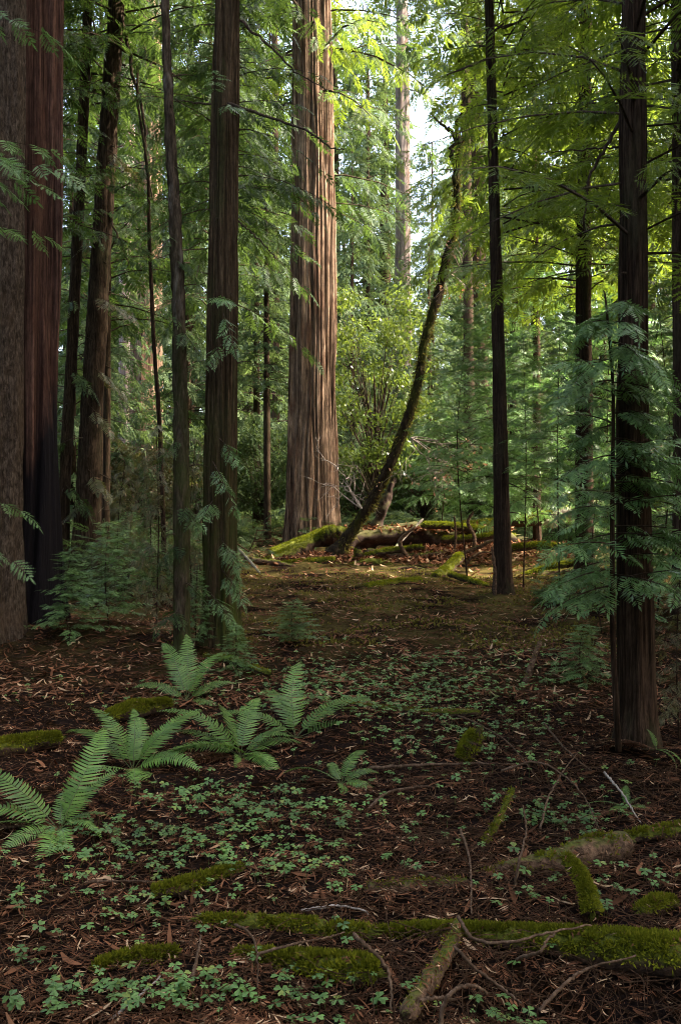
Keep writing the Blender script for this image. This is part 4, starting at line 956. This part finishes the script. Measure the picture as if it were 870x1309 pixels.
# ------------------------------------------------------------------ ferns
def frond(gb, L, az, e0, e1, seed, wid=.15, npin=30):
    r = np.random.default_rng(seed); n = 40
    t = np.linspace(0, 1, n); el = np.radians(e0 + (e1 - 22 - e0) * t ** 1.3); az_ = az + r.normal(0, .25) * t
    st = np.stack([np.cos(el) * np.cos(az_), np.cos(el) * np.sin(az_), np.sin(el)], 1) * L / n
    c = np.vstack([[0, 0, 0], np.cumsum(st, 0)[:-1]])
    tube(gb, c[::2], np.linspace(.0026, .0008, n // 2), 4, None, 1, False)
    tp = np.linspace(.14, .985, npin); 
    pos = np.stack([np.interp(tp, t, c[:, i]) for i in range(3)], 1)
    T = np.stack([np.interp(tp, t, st[:, i]) for i in range(3)], 1); T /= np.linalg.norm(T, axis=1)[:, None]
    side = np.cross(T, [0, 0, 1.]); side /= np.linalg.norm(side, axis=1)[:, None]
    up = np.cross(side, T)
    ln = wid * L * np.clip(tp / .28, .45, 1) ** .7 * (1 - ((tp - .14) / .86) ** 2.3 * .93)
    wd = np.minimum(L * .86 / npin * .80, ln * .5)
    roll = r.normal(0, .25)
    for s in (-1, 1):
        d = side * s * math.cos(.15 + roll * s) + T * .30 + up * (.10 + math.sin(roll) * s); d += r.normal(0, .05, d.shape); d /= np.linalg.norm(d, axis=1)[:, None]
        l_ = (ln * r.uniform(.9, 1.08, npin))[:, None]; w_ = wd[:, None]
        dn = up * -1
        a = pos - T * w_ * .45; b = pos + T * w_ * .5
        m1 = pos + d * l_ * .55 - T * w_ * .40 + dn * l_ * .05; m2 = pos + d * l_ * .55 + T * w_ * .42 + dn * l_ * .05
        tip = pos + d * l_ + T * l_ * .10 + dn * l_ * .2
        V = np.stack([a, b, m2, tip, m1], 1).reshape(-1, 3); k = np.arange(npin)[:, None] * 5
        q = k + np.array([[0, 1, 2, 4]]); tr = k + np.array([[4, 2, 3]])
        if s < 0: q = q[:, ::-1]; tr = tr[:, ::-1]
        gb.add(V, [q, tr], 0)

def dead_fronds(root, seed):
    r = np.random.default_rng(seed)
    for k in range(5):
        g = GB(); frond(g, r.uniform(.28, .5), r.uniform(0, 6.28), 8, -6, seed * 3 + k, .11, 24)
        o = g.build('dead_frond', [M['litter'], M['twig']], root); o['label'] = 'withered brown frond'

def fern(label, px, py, fr, sc=1.2, d=None):
    b = Gp(px, py) if d is None else P(px, py, d)
    if d is None: pass
    root = thing('sword_fern', label, 'fern', b, 'sword ferns on the forest floor')
    for i, (az, L, e0, e1) in enumerate(fr):
        rj = random.Random(int(px * 13 + i)); L *= rj.uniform(.72, 1.22); az += rj.uniform(-18, 18); e0 += rj.uniform(-24, -2); e1 += rj.uniform(-25, 8)
        g = GB(); frond(g, L * sc, math.radians(az), e0, e1, int(px * 7 + i)); g.build('frond', [M['leaf_fern'], M['fern_stem']], root)
    dead_fronds(root, int(px))
# az: 0 = right, 90 = away, 180 = left, 270 = towards the camera
fern('nearest large fern at the left edge, fronds fanning over the sorrel', 76, 1066, [(178, .42, 48, -8), (150, .50, 60, 20), (75, .50, 74, 40), (40, .42, 70, 35), (200, .40, 30, -25), (235, .42, 34, -30), (268, .36, 30, -45), (300, .36, 34, -35), (330, .22, 45, -10), (110, .36, 62, 10), (25, .28, 50, -8)])
fern('large fern behind the nearest one, beneath the mossy log', 170, 975, [(165, .55, 55, 5), (130, .50, 62, 15), (60, .55, 66, 25), (20, .60, 50, 0), (0, .55, 40, -10), (345, .5, 42, -22), (320, .46, 35, -40), (300, .42, 50, -30), (85, .5, 74, 40), (200, .42, 45, -15), (100, .44, 60, 10), (40, .48, 58, 10)])
fern('dense fern in the middle of the row', 308, 962, [(170, .48, 50, 0), (140, .46, 60, 15), (75, .5, 72, 35), (45, .48, 62, 15), (20, .46, 48, -5), (330, .38, 40, -30), (300, .34, 45, -35), (260, .30, 45, -35), (190, .44, 42, -20), (110, .42, 66, 20)])
fern('fern right of the middle one, leaning right', 378, 945, [(160, .45, 58, 8), (95, .48, 70, 30), (60, .48, 62, 15), (25, .5, 48, -2), (5, .52, 36, -12), (340, .44, 35, -25), (130, .42, 60, 15), (200, .34, 45, -15)])
fern('small fern at the right end of the row, with two broad fronds', 436, 1000, [(175, .34, 40, -12), (75, .30, 66, 15), (280, .20, 45, -50), (320, .22, 40, -45), (20, .24, 50, -10), (130, .28, 55, 0)])
fern('upright fern nearest the thin lichened trunk', 238, 892, [(130, .55, 68, 30), (160, .45, 58, 10), (95, .5, 80, 50), (40, .5, 60, 15), (15, .42, 45, -5), (200, .42, 40, -15), (340, .34, 30, -30), (60, .44, 66, 25)])
fern('lone hanging fern frond pair at the foot of the thick right trunk', 838, 958, [(80, .14, 80, 50), (295, .30, 30, -85), (310, .22, 20, -70)], 1.0, d=5.7)
fern('small dark fern below the thick right trunk', 800, 1030, [(150, .24, 45, -10), (40, .24, 45, -10), (200, .2, 35, -20), (340, .2, 35, -20), (95, .2, 60, 10)], 1.0)

# ------------------------------------------------------------------ ground cover
def scatter_px(n, y0, y1, x0=-200, x1=1070, power=1.0, r=rng):
    """even-ish cover over the visible ground: sample by ground area"""
    d0, d1 = gd(y1), gd(y0)
    d = d0 + (d1 - d0) * r.uniform(0, 1, n) ** power
    px = r.uniform(x0, x1, n); x = (px - 435) / F * d
    return x, d, px

def ribbons(gb, x, y, ln, wd, r, lift=.006, tilt=.25, bend=.38):
    n = len(x); k = 4; a = r.uniform(0, 2 * np.pi, n); z = gh(x, y) + lift + r.uniform(0, lift * 2, n)
    t = np.linspace(-.5, .5, k)[None, :]; bd = r.normal(0, bend, n)[:, None]; ti = r.normal(0, tilt, n)[:, None]; cu = r.normal(0, bend, n)[:, None]
    u = t * ln[:, None]; v = bd * ln[:, None] * (t ** 2 - .08); h = ti * u + np.abs(cu) * ln[:, None] * .5 * t ** 2
    ca, sa = np.cos(a)[:, None], np.sin(a)[:, None]
    C = np.stack([x[:, None] + u * ca - v * sa, y[:, None] + u * sa + v * ca, np.maximum(z[:, None] + h, z[:, None] - .01)], -1)
    sd = np.stack([-sa + 0 * u, ca + 0 * u, .5 * r.normal(0, .5, n)[:, None] + 0 * u], -1) * (wd[:, None] * (1 - (2 * t) ** 2 * .7))[..., None] * .5
    V = np.stack([C - sd, C + sd], 2).reshape(n, k * 2, 3)
    q = np.array([[2 * i, 2 * i + 1, 2 * i + 3, 2 * i + 2] for i in range(k - 1)])
    q = (q[None] + (np.arange(n) * k * 2)[:, None, None]).reshape(-1, 4)
    gb.add(V, q, 0)

r = np.random.default_rng(801); g = GB()
x, y, _ = scatter_px(34000, 880, 1330, power=1.25, r=r)
ribbons(g, x, y, .014 + .055 * r.uniform(0, 1, len(x)) ** 2, .0018 + .007 * r.uniform(0, 1, len(x)) ** 2, r)
x, y, _ = scatter_px(25500, 740, 900, power=1.1, r=r)
ribbons(g, x, y, r.uniform(.04, .12, len(x)), r.uniform(.008, .022, len(x)), r)
# heap of leaves by the fallen log
x = r.normal(P(540, 700, 21.5)[0], 1.6, 6000); y = r.normal(21.4, .8, 6000)
ribbons(g, x, y, r.uniform(.08, .18, len(x)), r.uniform(.03, .07, len(x)), r, lift=.03, tilt=.5)
x, y, _ = scatter_px(9000, 670, 745, power=1.0, r=r)
ribbons(g, x, y, r.uniform(.08, .16, len(x)), r.uniform(.02, .05, len(x)), r, lift=.015)
tq = r.uniform(0, 1, 1600); xq = np.interp(tq, [0, 1], [P(440, 690, 22)[0], P(650, 690, 22.6)[0]]); yq = 22.3 + r.normal(0, .12, 1600)
zq = CZ - (689 - HY) / F * 22.3 + .24
dq = r.normal(0, 1, (1600, 3)); dq[:, 2] *= .4; dq /= np.linalg.norm(dq, axis=1)[:, None]
V, Fc = kites(np.stack([xq, yq, zq + r.normal(0, .03, 1600)], 1), dq, np.tile([0, 0, 1.], (1600, 1)) + r.normal(0, .4, (1600, 3)), r.uniform(.08, .16, 1600), .05); g.add(V, Fc)
for c_, rd_ in LOGTOPS:                                              # litter caught on the logs
    m_ = int(70 * np.linalg.norm(c_[-1] - c_[0]) / .5); k_ = r.integers(3, len(c_) - 3, m_); a_ = r.normal(0, .55, m_)
    tg = c_[-1] - c_[0]; tg /= np.linalg.norm(tg); sd_ = np.cross(tg, [0, 0, 1.]); sd_ /= np.linalg.norm(sd_)
    nn_ = np.cos(a_)[:, None] * np.array([0, 0, 1.]) + np.sin(a_)[:, None] * sd_
    p_ = c_[k_] + nn_ * (rd_[k_] * 1.08 + .004)[:, None]; d_ = np.cross(nn_, r.normal(0, 1, (m_, 3))); d_ /= np.linalg.norm(d_, axis=1)[:, None]
    V, Fc = kites(p_, d_, nn_, r.uniform(.012, .05, m_), r.uniform(.003, .008, m_), .1); g.add(V, Fc)
x, y, _ = scatter_px(560, 900, 1330, power=1.2, r=r)
ribbons(g, x, y, r.uniform(.04, .14, len(x)), r.uniform(.010, .024, len(x)), r, lift=.008, bend=.3)
# shed needle sprays
x, y, _ = scatter_px(2000, 760, 1330, power=1.4, r=r)
az = r.uniform(0, 6.28, len(x)); fwd = np.stack([np.cos(az), np.sin(az), r.normal(0, .12, len(x))], 1)
V, Fc = instance(T_fine[0], T_fine[1], np.stack([x, y, gh(x, y) + .012], 1), fwd, np.tile([0, 0, 1.], (len(x), 1)), r.uniform(.05, .14, len(x))); g.add(V, Fc)
o = g.build('leaf_litter', [M['litter']]); o['kind'] = 'stuff'; o['label'] = 'red-brown leaf and needle litter covering the forest floor'

g = GB(); r = np.random.default_rng(802)
x, y, _ = scatter_px(3300, 790, 1330, power=1.5, r=r); az = r.uniform(0, 6.28, len(x)); L = r.uniform(.06, .34, len(x))
st = np.stack([x, y, gh(x, y) + .006], 1); ex, ey = x + np.cos(az) * L, y + np.sin(az) * L
en = np.stack([ex, ey, gh(ex, ey) + r.uniform(.004, .03, len(x))], 1); ct = (st + en) / 2 + r.normal(0, .22, st.shape) * L[:, None] * [1, 1, .0]; ct[:, 2] = gh(ct[:, 0], ct[:, 1]) + .03 + np.abs(r.normal(0, .06, len(x))) * L / .3
twigs(g, st, ct, en, r.uniform(.0009, .0026, len(x)), 0)
def more_twigs(n, x0, x1, y0, y1, l0, l1, r0, r1, hh):
    x, y, _ = scatter_px(n, y0, y1, x0, x1, 1.2, r); az = r.uniform(0, 6.28, n); L = r.uniform(l0, l1, n)
    st = np.stack([x, y, gh(x, y) + .004], 1); ex, ey = x + np.cos(az) * L, y + np.sin(az) * L
    en = np.stack([ex, ey, gh(ex, ey) + np.abs(r.normal(0, hh, n))], 1); ct = (st + en) / 2 + r.normal(0, .25, st.shape) * L[:, None]
    ct[:, 2] = gh(ct[:, 0], ct[:, 1]) + .01 + np.abs(r.normal(0, hh * 1.6, n)); twigs(g, st, ct, en, r.uniform(r0, r1, n), 0)
more_twigs(1300, 430, 900, 985, 1330, .10, .42, .0010, .0034, .035)
more_twigs(420, -30, 430, 1100, 1330, .08, .30, .0010, .0026, .02)
more_twigs(260, 560, 900, 860, 1000, .2, .6, .0015, .0035, .05)
o = g.build('twig_litter', [M['twig']]); o['kind'] = 'stuff'; o['label'] = 'fine dead twigs strewn over the litter'

def sorrel():
    lv = np.array([[0, 0, 0], [-.52, .62, -.10], [-.36, 1.0, -.16], [0, .82, -.02], [.36, 1.0, -.16], [.52, .62, -.10]])
    V = []; Fq = []
    for k in range(3):
        a = k * 2.094; c, s = math.cos(a), math.sin(a)
        V.append(lv @ np.array([[c, s, 0], [-s, c, 0], [0, 0, 1]])); Fq += [[6 * k, 6 * k + 3, 6 * k + 2, 6 * k + 1], [6 * k, 6 * k + 5, 6 * k + 4, 6 * k + 3]]
    tV = np.concatenate(V); tF = np.array(Fq)
    r = np.random.default_rng(803); g = GB()
    X, Y, SZ = [], [], []
    def patch(px, py, sx, sy, n, size=(.010, .029)):
        n = int(n * .8); qx = r.normal(px, sx, n); qy = np.clip(r.normal(py, sy, n), 800, 1335); d = gd(qy)
        X.append((qx - 435) / F * d); Y.append(d); SZ.append(r.uniform(*size, n))
    x, y, px = scatter_px(7200, 850, 1330, power=1.3, r=r)
    dens = vn(x / .28, y / .28, 91) * .6 + vn(x / .9, y / .9, 92) * .6
    left = np.clip((620 - px) / 500, 0, 1) * .12
    k = dens + left * np.clip((7 - y) / 3, 0, 1) > .90
    X.append(x[k]); Y.append(y[k]); SZ.append(r.uniform(.014, .028, k.sum()))
    for a in [(150, 1080, 60, 22, 110), (260, 1090, 70, 25, 90), (60, 1140, 60, 25, 50), (190, 1160, 60, 25, 60), (340, 1030, 70, 20, 110), (230, 1010, 70, 18, 60), (300, 1060, 70, 25, 70), (470, 900, 110, 22, 520), (560, 880, 100, 18, 340), (420, 870, 80, 15, 240), (520, 845, 110, 12, 300), (600, 930, 90, 20, 200), (560, 960, 60, 16, 60),
              (60, 1230, 90, 30, 26), (150, 1280, 110, 20, 12), (500, 1290, 200, 16, 30), (560, 1150, 160, 40, 40), (760, 1120, 70, 60, 40), (600, 1030, 120, 30, 60), (350, 1270, 70, 18, 40), (380, 1280, 50, 12, 20), (650, 1275, 26, 8, 12), (700, 1050, 60, 14, 30), (720, 1060, 40, 10, 16), (440, 1050, 70, 22, 60), (390, 1110, 60, 20, 40), (320, 1130, 60, 20, 40), (820, 1130, 30, 20, 14), (640, 1275, 20, 10, 8), (700, 1000, 60, 16, 40), (100, 890, 80, 12, 50)]:
        patch(*a)
    x, y, sz = np.concatenate(X), np.concatenate(Y), np.concatenate(SZ)
    hgt = r.uniform(.02, .065, len(x)); z = gh(x, y)
    pos = np.stack([x, y, z + hgt], 1); az = r.uniform(0, 6.28, len(x)); tl = r.normal(0, .2, (len(x), 3))
    fwd = np.stack([np.cos(az), np.sin(az), 0 * az], 1) + tl * .5
    V, Fc = instance(tV, tF, pos, fwd, np.tile([0, -.18, 1.], (len(x), 1)) + tl, sz); g.add(V, Fc)
    b0 = np.stack([x + r.normal(0, .01, len(x)), y + .01, z - .005], 1); twigs(g, b0, (b0 + pos) / 2, pos, .0008, 1)
    o = g.build('wood_sorrel', [M['leaf_sorrel'], M['leaf_fern']]); o['kind'] = 'stuff'; o['label'] = 'three-leaved wood sorrel carpeting the forest floor'
sorrel()

def undergrowth():
    r = np.random.default_rng(807); g = GB(); P_, Fw, S_ = [], [], []
    for (x0, x1, d0, d1, n, hmax, sz) in [(-60, 930, 25, 44, 420, 1.0, .55), (90, 262, 13, 25, 150, 1.0, .30), (296, 340, 19, 26, 12, .5, .35), (440, 880, 26, 34, 150, .9, .45), (690, 900, 13, 20, 40, .5, .25), (-60, 130, 14, 24, 70, .9, .35)]:
        d = r.uniform(d0, d1, n); px = r.uniform(x0, x1, n); x = (px - 435) / F * d; z = gh(x, d)
        for i in range(n):
            m = r.integers(9, 20); hh = hmax * r.uniform(.35, 1); a = r.uniform(0, 6.28, m); t = r.uniform(.1, 1, m)
            P_.append(np.stack([x[i] + np.cos(a) * .35 * hh * r.uniform(0, 1, m), d[i] + np.sin(a) * .35 * hh * r.uniform(0, 1, m), z[i] + hh * t], 1))
            Fw.append(np.stack([np.cos(a), np.sin(a), r.uniform(-.4, .6, m)], 1)); S_.append(sz * r.uniform(.5, 1.1, m))
    P_, Fw, S_ = np.concatenate(P_), np.concatenate(Fw), np.concatenate(S_)
    V, Fc = instance(T_mid[0], T_mid[1], P_, Fw, np.tile([0, 0, 1.], (len(P_), 1)) + r.normal(0, .4, P_.shape), S_)
    k = (np.arange(len(Fc)) * 7919 % 100) < 100
    g.add(V, Fc, 0)
    b = P_.copy(); b[:, 2] = gh(b[:, 0], b[:, 1]); twigs(g, b, (b + P_) / 2, P_, .005, 1)
    o = g.build('undergrowth', [M['leaf_far'], M['branch']]); o['kind'] = 'stuff'; o['label'] = 'low leafy undergrowth beneath the trees beyond the clearing'
undergrowth()

# moss cushions on the clearing floor
g = GB(); r = np.random.default_rng(804)
x, y, px = scatter_px(30000, 715, 830, 300, 800, power=1.0, r=r)
k = (vn(x / .8, y / .8, 95) * .6 + vn(x / .25, y / .25, 96) * .5) > .62
x, y = x[k], y[k]; pos = np.stack([x, y, gh(x, y)], 1); d = r.normal(0, .6, pos.shape) + [0, 0, .8]; d /= np.linalg.norm(d, axis=1)[:, None]
V, Fc = kites(pos, d, r.normal(0, 1, pos.shape), r.uniform(.02, .05, len(x)), .02); g.add(V, Fc)
o = g.build('ground_moss', [M['moss_dry']]); o['kind'] = 'stuff'; o['label'] = 'yellow-green moss film on the clearing floor'

# ------------------------------------------------------------------ countable foreground twigs
def twig(label, pix, wpx, h=None, mat='twig_brown', seed=0):
    pts = []
    for i, (px, py) in enumerate(pix):
        d = gd(py); q = P(px, py, d); q[2] = float(gh(q[0], q[1])) + .012
        if h is not None and h[i] > 0:
            s = 1 - h[i] / CZ; q = np.array([q[0] * s, q[1] * s, h[i]])     # raised point seen at the same place
        pts.append(q)
    pts = np.array(pts); b = pts[0].copy()
    c = spl(pts - b, 36); rs = np.random.default_rng(seed); rr_ = wpx * .5 * pts[:, 1].mean() / F
    c += rs.normal(0, rr_ * .25, c.shape)
    g = GB(); tube(g, c, np.linspace(rr_, rr_ * .45, 36), 7, None)
    o = g.build('fallen_twig', [M[mat]], None, tuple(b)); tag(o, label, 'twig', 'fallen twigs in the foreground'); return o
twig('long curved brown twig sweeping over the longest mossy log', [(585, 1172), (606, 1200), (650, 1204), (700, 1192), (755, 1182)], 5, [.10, .16, .17, .19, .16], seed=1)
twig('thin twig slanting left of the tapered log to the mossy log', [(530, 1112), (580, 1125), (630, 1138)], 4, [.02, .04, .04], seed=2)
twig('upright thin twig in front of the tapered log', [(655, 1140), (664, 1100), (672, 1062), (668, 1030)], 4, [.02, .14, .2, .25], seed=3)
twig('pale straight twig below the thick right trunk', [(772, 988), (795, 1015), (818, 1052)], 3.5, [.06, .06, .02], mat='paletwig', seed=4)
twig('long thin twig rising from the tangle toward the right trunk', [(695, 925), (725, 960), (755, 985)], 3, [.1, .12, .05], seed=5)
twig('grey twig lying straight across above the tangle', [(470, 982), (540, 978), (620, 976), (690, 978)], 4.5, [.02, .03, .03, .03], seed=6)
twig('curved twig hooked left of the grey straight one', [(470, 1035), (492, 1015), (530, 1006), (560, 1006)], 4.5, [.01, .03, .04, .02], seed=7)
twig('bent twig leaning on the broken brown branch, right side', [(690, 1290), (730, 1250), (760, 1235), (812, 1222)], 5, [.02, .05, .06, .08], seed=8)
twig('thick curled root at the bottom edge, pale tip', [(515, 1305), (524, 1284), (548, 1276), (580, 1278)], 8, [.02, .06, .07, .05], seed=9)
twig('arched root right of the broken brown branch', [(562, 1312), (568, 1282), (584, 1262), (606, 1260), (622, 1270)], 7, [.02, .08, .11, .1, .05], seed=10)
twig('upright grey twig left of the short thick log', [(242, 1264), (250, 1232), (257, 1196)], 6, [.02, .06, .1], seed=11)
twig('pale twig slanting up from the bottom edge at left', [(140, 1306), (175, 1276), (205, 1248)], 5, [.01, .02, .03], mat='paletwig', seed=12)
twig('arched thin twig over the short thick log', [(300, 1182), (318, 1192), (328, 1215), (330, 1262)], 4, [.06, .10, .12, .04], seed=13)
twig('long thin twig arching across above the short thick log', [(330, 1220), (370, 1208), (410, 1200), (440, 1192)], 4, [.14, .17, .16, .12], seed=14)
twig('white twig with a hooked end near the left of the mossy log', [(386, 1164), (410, 1160), (430, 1158), (466, 1164), (468, 1178)], 4, [.03, .05, .05, .05, .02], mat='paletwig', seed=15)
twig('dark curved twig from the thin mossy log down to the bottom', [(452, 1195), (480, 1220), (497, 1245), (500, 1290)], 6, [.12, .12, .1, .02], seed=16)
twig('twig crossing the tangle left of the tapered log', [(588, 1060), (600, 1100), (602, 1168)], 4, [.05, .08, .06], seed=17)
twig('thin twig running down to the longest mossy log', [(690, 1060), (700, 1020), (720, 985), (740, 960)], 3, [.02, .08, .1, .12], seed=18)
twig('brown twig lying in front of the longest mossy log', [(580, 1210), (610, 1240), (640, 1262), (665, 1282)], 5, [.06, .05, .04, .02], seed=19)
twig('short dark twig under the second fern', [(212, 1140), (222, 1134), (236, 1120)], 7, [.02, .03, .04], seed=20)
twig('reddish twig lying flat left of centre', [(110, 1128), (150, 1126), (200, 1127)], 4, [.01, .02, .01], seed=21)
twig('forked twig curling right of the arched root', [(660, 1226), (690, 1216), (700, 1200), (716, 1188)], 5, [.03, .1, .12, .14], seed=22)
twig('long drooping twig by the thick right trunk', [(640, 985), (690, 975), (740, 1010), (765, 1060)], 3, [.12, .2, .12, .03], seed=23)
twig('thin twig arching above the mossy stump knob', [(585, 915), (610, 925), (650, 950), (690, 1000)], 2.5, [.05, .12, .12, .03], seed=24)
twig('thin pale twig across the left litter', [(0, 1058), (40, 1056), (80, 1060)], 3.5, [.02, .03, .02], seed=25)
